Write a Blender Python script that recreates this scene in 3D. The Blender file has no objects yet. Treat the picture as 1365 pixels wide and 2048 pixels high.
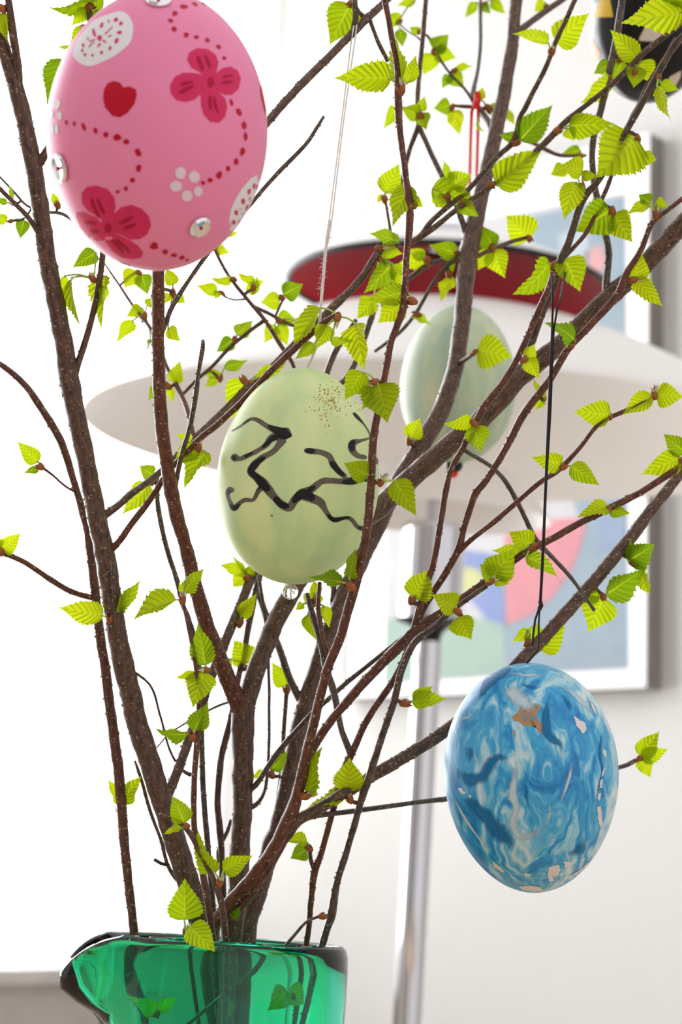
import bpy, bmesh, math, random
from mathutils import Vector, Matrix, noise
from mathutils.bvhtree import BVHTree
sc = bpy.context.scene
COL = sc.collection
RND = random.Random(7)
# ------------------------------------------------------------------ camera
W, H = 1365, 2048
F = 70 / 36 * H
PITCH, ROLL = math.radians(8.6), math.radians(3.6)
CAM = Vector((0, 0, .885))
_r0 = Vector((1, 0, 0)); FW = Vector((0, math.cos(PITCH), math.sin(PITCH))); _u0 = Vector((0, -math.sin(PITCH), math.cos(PITCH)))
RT = math.cos(ROLL) * _r0 + math.sin(ROLL) * _u0
UP = -math.sin(ROLL) * _r0 + math.cos(ROLL) * _u0
cd = bpy.data.cameras.new('camera'); cam = bpy.data.objects.new('camera', cd); COL.objects.link(cam)
cd.sensor_fit = 'VERTICAL'; cd.sensor_height = 36; cd.lens = 70; cd.clip_start = .02; cd.clip_end = 50
M = Matrix((RT, UP, -FW)).transposed().to_4x4(); M.translation = CAM; cam.matrix_world = M
cd.dof.use_dof = True; cd.dof.focus_distance = .505; cd.dof.aperture_fstop = 25; cd.dof.aperture_blades = 0
sc.camera = cam
# ------------------------------------------------------------------ light
wd = bpy.data.worlds.new('world'); sc.world = wd; wd.use_nodes = True
wd.node_tree.nodes['Background'].inputs[0].default_value = (1.0, .99, .98, 1)
wd.node_tree.nodes['Background'].inputs[1].default_value = 1.0
sc.view_settings.view_transform = 'Standard'; sc.view_settings.look = 'None'
sc.view_settings.exposure = 0.0; sc.view_settings.gamma = 1; sc.view_settings.use_curve_mapping = False
WINDOW_W = 95


def ray(x, y): return FW + (x - W / 2) / F * RT + (H / 2 - y) / F * UP
def pt(x, y, z): return CAM + z * ray(x, y)
def on_plane(x, y, P, n):
    v = ray(x, y); t = (P - CAM).dot(n) / v.dot(n); return CAM + t * v
def project(P):
    v = P - CAM; z = v.dot(FW); return W / 2 + v.dot(RT) / z * F, H / 2 - v.dot(UP) / z * F, z
# ------------------------------------------------------------------ materials
def mat(name):
    m = bpy.data.materials.new(name); m.use_nodes = True; m.node_tree.nodes.clear(); return m, m.node_tree
def N(nt, t, **k):
    n = nt.nodes.new(t)
    for a, v in k.items():
        if a.startswith('i_'): n.inputs[int(a[2:])].default_value = v
        else: setattr(n, a, v)
    return n
def out(nt, s):
    o = nt.nodes.new('ShaderNodeOutputMaterial'); nt.links.new(s, o.inputs[0])
def pbr(name, col, rough=.5, metal=0, noise_amt=0, scale=60, spec=.25, bump=0, coat=0):
    m, nt = mat(name); b = N(nt, 'ShaderNodeBsdfPrincipled'); L = nt.links.new
    b.inputs['Roughness'].default_value = rough; b.inputs['Metallic'].default_value = metal
    b.inputs['Specular IOR Level'].default_value = spec; b.inputs['Coat Weight'].default_value = coat
    tc = N(nt, 'ShaderNodeTexCoord'); nz = N(nt, 'ShaderNodeTexNoise'); nz.inputs['Scale'].default_value = scale; nz.inputs['Detail'].default_value = 5
    L(tc.outputs['Object'], nz.inputs['Vector'])
    mx = N(nt, 'ShaderNodeMix', data_type='RGBA')
    c = Vector(col)
    mx.inputs[6].default_value = (*(c * (1 - noise_amt)), 1); mx.inputs[7].default_value = (*(c * (1 + noise_amt)), 1)
    L(nz.outputs[0], mx.inputs[0]); L(mx.outputs[2], b.inputs['Base Color'])
    if bump:
        bp = N(nt, 'ShaderNodeBump'); bp.inputs['Strength'].default_value = bump; bp.inputs['Distance'].default_value = .0005
        L(nz.outputs[0], bp.inputs['Height']); L(bp.outputs[0], b.inputs['Normal'])
    out(nt, b.outputs[0]); return m
def bark(name, c0, c1, pale):
    m, nt = mat(name); L = nt.links.new; b = N(nt, 'ShaderNodeBsdfPrincipled'); b.inputs['Roughness'].default_value = .32
    b.inputs['Specular IOR Level'].default_value = .42
    uv = N(nt, 'ShaderNodeTexCoord')
    mp = N(nt, 'ShaderNodeMapping'); mp.inputs['Scale'].default_value = (1.1, .35, 1); L(uv.outputs['UV'], mp.inputs[0])
    nz = N(nt, 'ShaderNodeTexNoise'); nz.inputs['Scale'].default_value = .8; nz.inputs['Detail'].default_value = 8; nz.inputs['Roughness'].default_value = .7
    L(mp.outputs[0], nz.inputs[0])
    rp = N(nt, 'ShaderNodeValToRGB'); rp.color_ramp.elements[0].position = .36; rp.color_ramp.elements[1].position = .66
    rp.color_ramp.elements[0].color = (*c0, 1); rp.color_ramp.elements[1].color = (*c1, 1); L(nz.outputs[0], rp.inputs[0])
    mp2 = N(nt, 'ShaderNodeMapping'); mp2.inputs['Scale'].default_value = (.75, 1.15, 1); L(uv.outputs['UV'], mp2.inputs[0])
    vo = N(nt, 'ShaderNodeTexVoronoi'); vo.inputs['Scale'].default_value = 1.0; L(mp2.outputs[0], vo.inputs['Vector'])
    th = N(nt, 'ShaderNodeMapRange'); th.inputs[1].default_value = .15; th.inputs[2].default_value = .09; L(vo.outputs['Distance'], th.inputs[0])
    mx = N(nt, 'ShaderNodeMix', data_type='RGBA'); mx.inputs[7].default_value = (*pale, 1)
    L(th.outputs[0], mx.inputs[0]); L(rp.outputs[0], mx.inputs[6]); L(mx.outputs[2], b.inputs['Base Color'])
    bp = N(nt, 'ShaderNodeBump'); bp.inputs['Strength'].default_value = .5; bp.inputs['Distance'].default_value = .0004
    L(nz.outputs[0], bp.inputs['Height']); L(bp.outputs[0], b.inputs['Normal'])
    out(nt, b.outputs[0]); return m
BARK = bark('birch_bark_brown', (.026, .011, .006), (.165, .080, .047), (.42, .32, .25))
BARKR = bark('birch_bark_red', (.040, .0095, .0045), (.185, .058, .028), (.42, .29, .21))
BARKG = bark('birch_bark_grey', (.022, .013, .009), (.150, .098, .070), (.45, .39, .33))
WART = pbr('bark_wart', (.30, .215, .16), .6, 0, .45, 900)
BUD = pbr('bud_brown', (.30, .10, .030), .35, 0, .45, 500)
BUDP = pbr('bud_pale', (.58, .52, .30), .4, 0, .25, 600)
PET = pbr('petiole_green', (.42, .56, .12), .4, 0, .15, 400)
def leafmat():
    m, nt = mat('birch_leaf'); L = nt.links.new
    uv = N(nt, 'ShaderNodeTexCoord'); sx = N(nt, 'ShaderNodeSeparateXYZ'); L(uv.outputs['UV'], sx.inputs[0])
    oi = N(nt, 'ShaderNodeObjectInfo')
    rp = N(nt, 'ShaderNodeValToRGB'); e = rp.color_ramp.elements
    e[0].position = 0; e[0].color = (.17, .29, .003, 1); e[1].position = 1; e[1].color = (.55, .64, .006, 1)
    x = e.new(.35); x.color = (.41, .52, .003, 1)
    L(oi.outputs['Random'], rp.inputs[0])
    # veins: fine darker grooves along the side veins, a paler midrib
    w = N(nt, 'ShaderNodeMath', operation='MULTIPLY'); w.inputs[1].default_value = 9 * 2 * math.pi; L(sx.outputs[1], w.inputs[0])
    c = N(nt, 'ShaderNodeMath', operation='COSINE'); L(w.outputs[0], c.inputs[0])
    mr = N(nt, 'ShaderNodeMapRange'); mr.inputs[1].default_value = .2; mr.inputs[2].default_value = 1; mr.inputs[3].default_value = 0; mr.inputs[4].default_value = .46
    L(c.outputs[0], mr.inputs[0])
    mx = N(nt, 'ShaderNodeMix', data_type='RGBA'); mx.inputs[7].default_value = (.10, .20, .006, 1)
    L(mr.outputs[0], mx.inputs[0]); L(rp.outputs[0], mx.inputs[6])
    a = N(nt, 'ShaderNodeMath', operation='SUBTRACT'); a.inputs[1].default_value = .5; L(sx.outputs[0], a.inputs[0])
    ab = N(nt, 'ShaderNodeMath', operation='ABSOLUTE'); L(a.outputs[0], ab.inputs[0])
    mr2 = N(nt, 'ShaderNodeMapRange'); mr2.inputs[1].default_value = .035; mr2.inputs[2].default_value = .008; L(ab.outputs[0], mr2.inputs[0])
    mx2 = N(nt, 'ShaderNodeMix', data_type='RGBA'); mx2.inputs[7].default_value = (.48, .58, .02, 1)
    L(mr2.outputs[0], mx2.inputs[0]); L(mx.outputs[2], mx2.inputs[6])
    d = N(nt, 'ShaderNodeBsdfPrincipled'); d.inputs['Roughness'].default_value = .38; d.inputs['Specular IOR Level'].default_value = .2
    L(mx2.outputs[2], d.inputs['Base Color'])
    hs = N(nt, 'ShaderNodeHueSaturation'); hs.inputs['Value'].default_value = 1.35; L(mx2.outputs[2], hs.inputs['Color'])
    t = N(nt, 'ShaderNodeBsdfTranslucent'); L(hs.outputs[0], t.inputs[0])
    ms = N(nt, 'ShaderNodeMixShader'); ms.inputs[0].default_value = .5; L(d.outputs[0], ms.inputs[1]); L(t.outputs[0], ms.inputs[2])
    out(nt, ms.outputs[0]); return m
LEAF = leafmat()
# ------------------------------------------------------------------ object helpers
def obj(name, me, m=None, parent=None, origin=None):
    """mesh given in world coordinates; stored relative to the thing's base"""
    base = origin
    if base is None and parent is not None: base = Vector(parent.get('base_at', (0, 0, 0)))
    if base is not None and base.length: me.transform(Matrix.Translation(-base))
    o = bpy.data.objects.new(name, me); COL.objects.link(o)
    if m is not None:
        for mm in (m if isinstance(m, (list, tuple)) else [m]): me.materials.append(mm)
    if parent is not None:
        o.parent = parent; o['base_at'] = tuple(base) if base is not None else (0, 0, 0)
    elif base is not None:
        o.location = base; o['base_at'] = tuple(base)
    return o
def thing(name, label, cat, base=(0, 0, 0), group=None):
    o = bpy.data.objects.new(name, None); COL.objects.link(o); o.location = base; o['base_at'] = tuple(base)
    o.empty_display_size = .01; o['label'] = label; o['category'] = cat
    if group: o['group'] = group
    return o
def tag(o, label, cat): o['label'] = label; o['category'] = cat; return o
def struct(o): o['kind'] = 'structure'; return o
def mesh(v, f, smooth=True, uvs=None, name='m'):
    me = bpy.data.meshes.new(name); me.from_pydata([tuple(x) for x in v], [], f); me.update()
    if smooth: me.polygons.foreach_set('use_smooth', [True] * len(me.polygons))
    if uvs is not None:
        l = me.uv_layers.new(name='UVMap')
        idx = [0] * len(me.loops); me.loops.foreach_get('vertex_index', idx)
        fl = []
        for i in idx: fl += uvs[i]
        l.data.foreach_set('uv', fl)
    return me
def box(x0, y0, z0, x1, y1, z1, X=None, bev=0):
    bm = bmesh.new(); bmesh.ops.create_cube(bm, size=1)
    bmesh.ops.scale(bm, vec=(x1 - x0, y1 - y0, z1 - z0), verts=bm.verts); bmesh.ops.translate(bm, vec=((x0 + x1) / 2, (y0 + y1) / 2, (z0 + z1) / 2), verts=bm.verts)
    if bev: bmesh.ops.bevel(bm, geom=list(bm.edges), offset=bev, segments=2, affect='EDGES', profile=.6)
    me = bpy.data.meshes.new('box'); bm.to_mesh(me); bm.free()
    if X is not None: me.transform(X)
    return me
def catmull(P, step):
    """P: list of tuples (any length); resample with a Catmull-Rom spline"""
    P = [Vector(p) for p in P] if len(P[0]) <= 4 else P
    Q = [P[0] * 2 - P[1]] + P + [P[-1] * 2 - P[-2]]
    R = []
    for i in range(1, len(Q) - 2):
        a, b, c, d = Q[i - 1:i + 3]
        n = max(1, int(((c - b).to_3d() if len(c) > 3 else (c - b)).length / step))
        for k in range(n):
            t = k / n
            R.append(.5 * ((2 * b) + (c - a) * t + (2 * a - 5 * b + 4 * c - d) * t * t + (3 * b - a - 3 * c + d) * t ** 3))
    R.append(P[-1].copy()); return R
def tube(C, R, sides=10, cap=True, wob=0, seed=0):
    v, f, uv = [], [], []; n = len(C)
    t = (C[1] - C[0]).normalized(); a = t.orthogonal().normalized(); ln = 0
    for i in range(n):
        tt = (C[min(i + 1, n - 1)] - C[max(i - 1, 0)])
        tt = tt.normalized() if tt.length > 1e-9 else t
        a = (a - tt * a.dot(tt)).normalized(); b = tt.cross(a)
        if i: ln += (C[i] - C[i - 1]).length
        for k in range(sides):
            th = 2 * math.pi * k / sides; rr = R[i]
            dv = a * math.cos(th) + b * math.sin(th)
            if wob: rr *= 1 + wob * noise.noise((C[i] + dv * R[i]) * 420 + Vector((seed, 0, 0)))
            v.append(C[i] + dv * rr); uv.append((1000 * R[i] * min(th, 2 * math.pi - th), 1000 * ln))
    for i in range(n - 1):
        for k in range(sides):
            k2 = (k + 1) % sides; f.append((i * sides + k, i * sides + k2, (i + 1) * sides + k2, (i + 1) * sides + k))
    if cap:
        for i, s in ((0, 1), (n - 1, -1)):
            v.append(C[i] + (C[i] - C[i + s]).normalized() * R[i] * .5); uv.append((0, 1000 * ln if s < 0 else 0)); c = len(v) - 1
            for k in range(sides):
                k2 = (k + 1) % sides
                f.append((c, i * sides + k2, i * sides + k) if s > 0 else (c, i * sides + k, i * sides + k2))
    return v, f, uv
def lathe(profile, base, axis=Vector((0, 0, 1)), seg=96, X=None):
    v, f = [], []; n = len(profile)
    q = Vector((0, 0, 1)).rotation_difference(axis)
    for k in range(seg):
        th = 2 * math.pi * k / seg
        for r, z in profile: v.append(base + q @ Vector((r * math.cos(th), r * math.sin(th), z)))
    for k in range(seg):
        k2 = (k + 1) % seg
        for i in range(n - 1): f.append((k * n + i, k2 * n + i, k2 * n + i + 1, k * n + i + 1))
    me = mesh(v, f); bm = bmesh.new(); bm.from_mesh(me); bmesh.ops.remove_doubles(bm, verts=bm.verts, dist=1e-6)
    bmesh.ops.dissolve_degenerate(bm, edges=bm.edges, dist=1e-7); bmesh.ops.recalc_face_normals(bm, faces=bm.faces)
    bm.to_mesh(me); bm.free(); me.polygons.foreach_set('use_smooth', [True] * len(me.polygons)); me.set_sharp_from_angle(angle=math.radians(38)); return me
# ------------------------------------------------------------------ the room
WB = pt(722, 910, 2.82); WA = pt(1325, 840, 2.5)
WD = (WA - WB); WD.z = 0; WD.normalize(); WN = Vector((WD.y, -WD.x, 0))       # along the picture wall to the right; its room side
CORN = on_plane(452, 1000, WB, WN); CORN.z = 0
XW = Matrix((WD, -WN, Vector((0, 0, 1)))).transposed().to_4x4(); XW.translation = CORN      # local x along wall, y into the wall
LD = WN.copy()                                                                           # window wall runs from the corner into the room
XL = Matrix((-LD, -WD, Vector((0, 0, 1)))).transposed().to_4x4(); XL.translation = CORN     # local -x from corner into the room, y outwards
M_WALL = pbr('wall_cream_paint', (.625, .61, .592), .75, 0, .012, 30, .3, .1)
M_WHITE = pbr('white_paint', (.88, .88, .87), .4, 0, .01, 40)
M_SHADE_TAUPE = pbr('backlit_shade_taupe', (.44, .405, .38), .7, 0, .12, 25)  # taupe puts the backlit shade under the window into the wall colour
M_FLOOR = pbr('oak_floor', (.60, .53, .46), .45, 0, .12, 8)
M_TABLE = pbr('table_oak', (.55, .42, .30), .4, 0, .2, 12)
struct(obj('wall_right', box(-.12, 0, 0, 3.6, .1, 2.6, XW), M_WALL))
SILL = on_plane(20, 1938, CORN, WD).z
WT, W0, W1 = 2.25, -1.95, -.03                                                           # window opening along the wall
fl = struct(obj('floor', box(-3.6, -3.9, -.06, 3.6, 3.9, 0), M_FLOOR))
struct(obj('wall_left', box(-2.6, 0, SILL - .02, W0, .16, 2.6, XL), M_WHITE))
struct(obj('wall_left', box(W0, 0, WT, .0, .16, 2.6, XL), M_WHITE))
struct(obj('wall_back_added', box(-.5, -5.0, 0, 4.2, -4.8, 2.6, XW), pbr('added_wall_taupe', (.52, .49, .47), .8, 0, .02, 20)))  # unseen wall, added so chrome and glass reflect something darker
struct(obj('trim_1', box(-2.6, 0, 0, 0, .16, SILL - .02, XL), M_SHADE_TAUPE))
struct(obj('trim_2', box(W0, -.012, SILL - .02, 0, .16, SILL, XL), M_SHADE_TAUPE))
struct(obj('wall_left', box(W1, 0, SILL, 0, .16, WT, XL), M_WHITE))
win = struct(thing('window_1', 'tall white-framed window on the left behind the curtain', 'window', CORN))
del win['category']; del win['label']
M_GLASS, nt = mat('window_glass'); tr = N(nt, 'ShaderNodeBsdfTransparent'); gl = N(nt, 'ShaderNodeBsdfGlossy'); gl.inputs['Roughness'].default_value = .02
ms = N(nt, 'ShaderNodeMixShader'); ms.inputs[0].default_value = .06; nt.links.new(tr.outputs[0], ms.inputs[1]); nt.links.new(gl.outputs[0], ms.inputs[2]); out(nt, ms.outputs[0])
for x0, x1, z0, z1 in ((W0, W0 + .06, SILL, WT), (W1 - .06, W1, SILL, WT), ((W0 + W1) / 2 - .04, (W0 + W1) / 2 + .04, SILL, WT), (W0, W1, SILL, SILL + .06), (W0, W1, WT - .06, WT), (W0, W1, 1.52, 1.56), (W0, W1, 1.10, 1.13)):
    struct(obj('window_frame', box(x0, .09, z0, x1, .14, z1, XL, .004), M_WHITE, win))
for a, b in ((W0, (W0 + W1) / 2), ((W0 + W1) / 2, W1)):
    struct(obj('window_pane', box(a + .03, .112, SILL + .03, b - .03, .118, WT - .03, XL), M_GLASS, win))
ld = bpy.data.lights.new('window_light', 'AREA'); ld.shape = 'RECTANGLE'; ld.size = 1.9; ld.size_y = 1.5; ld.energy = WINDOW_W; ld.color = (.95, .975, 1.0)
lo = bpy.data.objects.new('window_light', ld); COL.objects.link(lo)
lc = XL @ Vector(((W0 + W1) / 2, .30, (SILL + WT) / 2))
lo.matrix_world = Matrix((LD, Vector((0, 0, 1)), -WD)).transposed().to_4x4(); lo.location = lc
# lamp looks along its local -Z, i.e. into the room
# curtain
M_CUR, nt = mat('sheer_white_cloth'); L = nt.links.new
d = N(nt, 'ShaderNodeBsdfDiffuse'); d.inputs[0].default_value = (.93, .93, .93, 1); t = N(nt, 'ShaderNodeBsdfTranslucent'); t.inputs[0].default_value = (.95, .95, .95, 1)
tcn = N(nt, 'ShaderNodeTexCoord'); wv = N(nt, 'ShaderNodeTexWave'); wv.inputs['Scale'].default_value = 300; L(tcn.outputs['Object'], wv.inputs[0])
mr = N(nt, 'ShaderNodeMapRange'); mr.inputs[3].default_value = .55; mr.inputs[4].default_value = .62; L(wv.outputs[0], mr.inputs[0])
ms = N(nt, 'ShaderNodeMixShader'); L(mr.outputs[0], ms.inputs[0]); L(d.outputs[0], ms.inputs[1]); L(t.outputs[0], ms.inputs[2]); out(nt, ms.outputs[0])
v, f = [], []; nu, nv_ = 160, 12
for i in range(nu + 1):
    s = -.72 * i / nu
    for j in range(nv_ + 1):
        z = SILL + .004 + (WT + .05 - SILL) * j / nv_
        v.append(XL @ Vector((s - .004, -.035 - .010 * math.sin(s * 95 + .6 * math.sin(s * 31)) * (1 - .15 * j / nv_), z)))
for i in range(nu):
    for j in range(nv_): a = i * (nv_ + 1) + j; f.append((a, a + 1, a + nv_ + 2, a + nv_ + 1))
cu = thing('sheer_curtain', 'white sheer curtain hanging over the bright window behind the branches', 'curtain', XL @ Vector((-.3, -.03, SILL)))
obj('cloth', mesh(v, f), M_CUR, cu)
pr = [XL @ Vector((s, -.035, WT + .058)) for s in (.0, -.4, -.8, -2.0)]
vv, ff, uu = tube(pr, [.008] * 4); obj('curtain_rod', mesh(vv, ff), pbr('brushed_steel', (.6, .6, .6), .3, 1), cu)
# ------------------------------------------------------------------ the framed picture
PIC = []
cs = [XW.inverted() @ on_plane(x, y, WB, WN) for x, y in ((735, 425), (1318, 285), (1335, 1378), (716, 1400))]
pc = sum(cs, Vector()) / 4; pw, ph, prot = .492, .708, math.radians(2.2)
XP = XW @ Matrix.Translation((pc.x, 0, pc.z)) @ Matrix.Rotation(-prot, 4, 'Y')
M_FRAME_SHADE = pbr('frame_side_shade_grey', (.22, .205, .19), .45, 0, .15, 40); M_MAT = pbr('mat_board', (.90, .875, .86), .8, 0, .01)  # grey on the bars puts the unlit side of the pale frame into colour
pic = thing('framed_picture', 'pale-framed abstract print, shade-grey frame sides, white mat, on the cream wall', 'picture', XP @ Vector((0, 0, -ph / 2)))
fw, fd = .006, .034
for x0, z0, x1, z1 in ((-pw / 2, -ph / 2, pw / 2, -ph / 2 + fw), (-pw / 2, ph / 2 - fw, pw / 2, ph / 2), (-pw / 2, -ph / 2 + fw, -pw / 2 + fw, ph / 2 - fw), (pw / 2 - fw * 1.6, -ph / 2 + fw, pw / 2, ph / 2 - fw)):
    obj('frame_bar', box(x0, -fd, z0, x1, -.001, z1, XP, .001), M_FRAME_SHADE, pic)
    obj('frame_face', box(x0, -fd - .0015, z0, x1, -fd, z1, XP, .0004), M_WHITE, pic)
obj('mat_board', box(-pw / 2 + fw, -.031, -ph / 2 + fw, pw / 2 - fw, -.027, ph / 2 - fw, XP), M_MAT, pic)
PQ = XP @ Vector((0, -.031, 0))
IXP = XP.inverted()
def artpoly(name, pts, m, lay):
    n = len(pts); q = [IXP @ on_plane(x, y, PQ, WN) for x, y in pts]
    v = [XP @ Vector((a.x, -.031 - .0003 * lay, a.z)) for a in q] + [XP @ Vector((a.x, -.0308, a.z)) for a in q]
    return obj(name, mesh(v, [tuple(range(n))] + [(i, (i + 1) % n, n + (i + 1) % n, n + i) for i in range(n)], False), m, pic)
def artm(n, c): return pbr(n, tuple(q * .72 for q in c), .7, 0, .1, 30, .1)
artpoly('printed_ground', [(775, 470), (1252, 385), (1258, 1338), (770, 1368)], artm('print_pale', (.72, .70, .72)), 1)
artpoly('printed_panel', [(1060, 432), (1252, 392), (1258, 1336), (1012, 1346), (1005, 1250), (1100, 1180), (1165, 1060), (1120, 900)], artm('print_blue_grey', (.40, .49, .57)), 2)
artpoly('printed_panel', [(775, 1240), (800, 1232), (1010, 1240), (1012, 1346), (772, 1365)], artm('print_green', (.46, .60, .52)), 3)
artpoly('printed_sector', [(1010, 1045), (1168, 1035), (1172, 1060), (1150, 1130), (1110, 1190), (1065, 1230), (1015, 1250)], artm('print_pink', (.80, .36, .40)), 4)
artpoly('printed_panel', [(925, 1100), (1006, 1110), (1012, 1250), (975, 1240), (935, 1190)], artm('print_violet', (.33, .40, .68)), 5)
artpoly('printed_spot', [(938 + 34 * math.cos(a / 12 * math.tau), 1165 + 30 * math.sin(a / 12 * math.tau)) for a in range(12)], artm('print_yellow', (.70, .72, .36)), 6)
artpoly('printed_spot', [(1170, 505), (1205, 490), (1215, 530), (1185, 560), (1165, 540)], artm('print_rose', (.80, .45, .45)), 4)
artpoly('printed_panel', [(1188, 1000), (1252, 985), (1254, 1090), (1200, 1100)], artm('print_sea_blue', (.38, .46, .62)), 5)
artpoly('printed_panel', [(1120, 470), (1180, 455), (1180, 640), (1125, 650)], artm('print_sky', (.58, .66, .72)), 4)
# ------------------------------------------------------------------ the floor lamp
LA = pt(860, 1240, 1.54); LX, LY = LA.x, LA.y
def lz(px, py): v = ray(px, py); t = (LY - CAM.y) / v.y; return CAM.z + t * v.z
def axz(py): return lz(860 + (1240 - py) * .0635, py)
S = 1.54 / F
lamp = thing('floor_lamp', 'floor lamp with stacked white shades, red-lined top shade and chrome pole', 'lamp', (LX, LY, 0))
LB = Vector((LX, LY, 0))
M_OPAL = pbr('opal_shade', (.88, .85, .825), .35, 0, .005, 20, .4); M_RED = pbr('red_enamel', (.27, .002, .009), .5, 0, .05, 20, .06); M_BLACK = pbr('black_plastic', (.012, .012, .014), .35)
M_CHROME = pbr('chrome', (.62, .61, .64), .07, 1); M_SHWH = pbr('white_enamel', (.86, .84, .82), .3)
def dome(r0, z0, r1, z1, n=18, p=2.0):           # rim (r0,z0) curving up to neck (r1,z1)
    return [(r1 + (r0 - r1) * (1 - (1 - math.cos(math.pi / 2 * i / n))) ** 1, z0 + (z1 - z0) * math.sin(math.pi / 2 * i / n)) for i in range(n + 1)]
def shell(pr, th): return pr + [(max(r - th * .3, 0), z + th) for r, z in reversed(pr)] + [pr[0]]
def cupola(r0, z0, r1, z1, n=20, th=.003, pw=2.2):
    pr = []
    for i in range(n + 1):
        a = i / n; r = r0 + (r1 - r0) * a; pr.append((r, z0 + (z1 - z0) * (1 - ((r - r1) / (r0 - r1)) ** pw)))
    return shell(pr, th)
zT = axz(579); rT = 330 * S
obj('top_shade', lathe([(rT, zT)] + [(r, z + .0005) for r, z in cupola(rT, zT, .02, zT + .028)[1:21]], LB), M_RED, lamp)
obj('top_shade_shell', lathe([(rT + .0006, zT - .0005)] + [(r, z + .004) for r, z in cupola(rT, zT, .02, zT + .028)[1:21]], LB), M_SHWH, lamp)
vv, ff, uu = tube([LB + Vector((rT * math.cos(a / 96 * math.tau), rT * math.sin(a / 96 * math.tau), zT + .001)) for a in range(97)], [.0026] * 97, 8, False); obj('shade_rim', mesh(vv, ff), M_BLACK, lamp)
zM = axz(884); rM = 722 * S; zMt = axz(640)
obj('main_shade', lathe(cupola(rM, zM, .035, zMt, 30, .003, 1.8), LB, seg=128), M_OPAL, lamp)
z3 = axz(1035); r3 = 232 * S
obj('lower_shade', lathe(cupola(r3, z3, .03, axz(935), 20, .003), LB), M_OPAL, lamp)
zc = axz(1245)
obj('socket_cylinder', lathe([(0, zc), (.0245, zc), (.0245, axz(1050)), (.02, axz(1046)), (0, axz(1046))], LB), M_CHROME, lamp)
obj('collar', lathe([(0, axz(1285)), (.0085, axz(1285)), (.0105, axz(1265)), (.016, axz(1252)), (.026, axz(1245)), (.027, axz(1240)), (0, axz(1240))], LB), M_BLACK, lamp)
obj('pole', lathe([(.0108, .02), (.0108, axz(1284)), (0, axz(1284))], LB), M_CHROME, lamp)
obj('upper_stem', lathe([(.007, axz(1046)), (.007, zT + .03), (.022, zT + .032), (.018, zT + .05), (0, zT + .055)], LB), M_CHROME, lamp)
obj('base', lathe([(0, 0), (.14, 0), (.14, .012), (.13, .02), (.012, .024), (0, .024)], LB), M_CHROME, lamp)
# ------------------------------------------------------------------ table and the glass jug
VC = pt(455, 1878, .53); RIM = VC.z; VH = .112; VB = Vector((VC.x, VC.y, RIM - VH)); TOP = VB.z
table = thing('dining_table', 'oak table top that carries the green glass jug', 'table', (VC.x, VC.y - .15, 0))
TX = Matrix.Translation((VC.x, VC.y - .15, 0))
obj('table_top', box(-.6, -.32, TOP - .03, .6, .32, TOP, TX, .004), M_TABLE, table)
for sx in (-1, 1):
    for sy in (-1, 1): obj('leg', box(sx * .54 - .025, sy * .27 - .025, 0, sx * .54 + .025, sy * .27 + .025, TOP - .03, TX, .003), M_TABLE, table)
M_VASE, nt = mat('green_glass'); g = N(nt, 'ShaderNodeBsdfPrincipled'); g.inputs['Base Color'].default_value = (.02, .92, .57, 1); g.inputs['Roughness'].default_value = .0; g.inputs['Specular IOR Level'].default_value = .06
g.inputs['Transmission Weight'].default_value = 1; g.inputs['IOR'].default_value = 1.47; out(nt, g.outputs[0])
def vase():
    R = 244 * .53 / F
    th = .0042; prof = [(0, 0), (R * .6, 0), (R * .86, .001), (R * .915, .005), (R * .93, .02), (R * .96, .05), (R * .985, .08), (R, VH - .014), (R * 1.005, VH - .007), (R * 1.0, VH - .0030), (R * .982, VH - .0010), (R * .955, VH), (R * .925, VH - .0006), (R * .895, VH - .0028), (R * .87, VH - .007), (R * .862, VH - .014), (R * .85, .08), (R * .82, .04), (R * .77, .018), (R * .6, .013), (0, .012)]
    # densify
    P = []
    for i in range(len(prof) - 1):
        (a, b), (c, d) = prof[i], prof[i + 1]; n = max(1, int(math.hypot(c - a, d - b) / .004))
        for k in range(n): P.append((a + (c - a) * k / n, b + (d - b) * k / n))
    P.append(prof[-1])
    NI = max(range(len(P)), key=lambda q: P[q][1]); seg = 160; v, f = [], []; n = len(P); th0 = math.radians(198)
    for k in range(seg):
        t = 2 * math.pi * k / seg; dt = (t - th0 + math.pi) % math.tau - math.pi
        g = math.exp(-abs(dt / .31) ** 2.6)
        for i_, (r, z) in enumerate(P):
            dp = VH - z; s = min(1, max(0, 1 - (dp - .006) / .017)); s = s * s * (3 - 2 * s)
            inner = i_ > NI; q_ = min(1, dp / .005); kf = .84 if inner else .86 + .14 * q_ * q_ * (3 - 2 * q_); rr = r + (.0125 * g * s * kf if r > R * .5 else 0)
            zz = z - (.0078 * g * g * s * kf if r > R * .5 else 0) - .0013 * math.sin(t) * max(0, 1 - dp / .03)
            facet = 1 + .006 * math.cos(t * 8) * (1 if dp > .012 else 0)
            tl = th0 + dt * (1 - .55 * g * s); v.append(VB + Vector((rr * facet * math.cos(tl), rr * facet * math.sin(tl), zz)))
    for k in range(seg):
        k2 = (k + 1) % seg
        for i in range(n - 1): f.append((k * n + i, k2 * n + i, k2 * n + i + 1, k * n + i + 1))
    me = mesh(v, f); bm = bmesh.new(); bm.from_mesh(me); bmesh.ops.remove_doubles(bm, verts=bm.verts, dist=1e-6); bmesh.ops.recalc_face_normals(bm, faces=bm.faces)
    for _ in range(2): bmesh.ops.smooth_vert(bm, verts=[w for w in bm.verts if w.co.z > RIM - .03 and (w.co - VB).to_2d().length > R * 1.03], factor=.4, use_axis_x=True, use_axis_y=True, use_axis_z=True)
    bm.to_mesh(me); bm.free(); me.polygons.foreach_set('use_smooth', [True] * len(me.polygons)); return me
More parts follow.
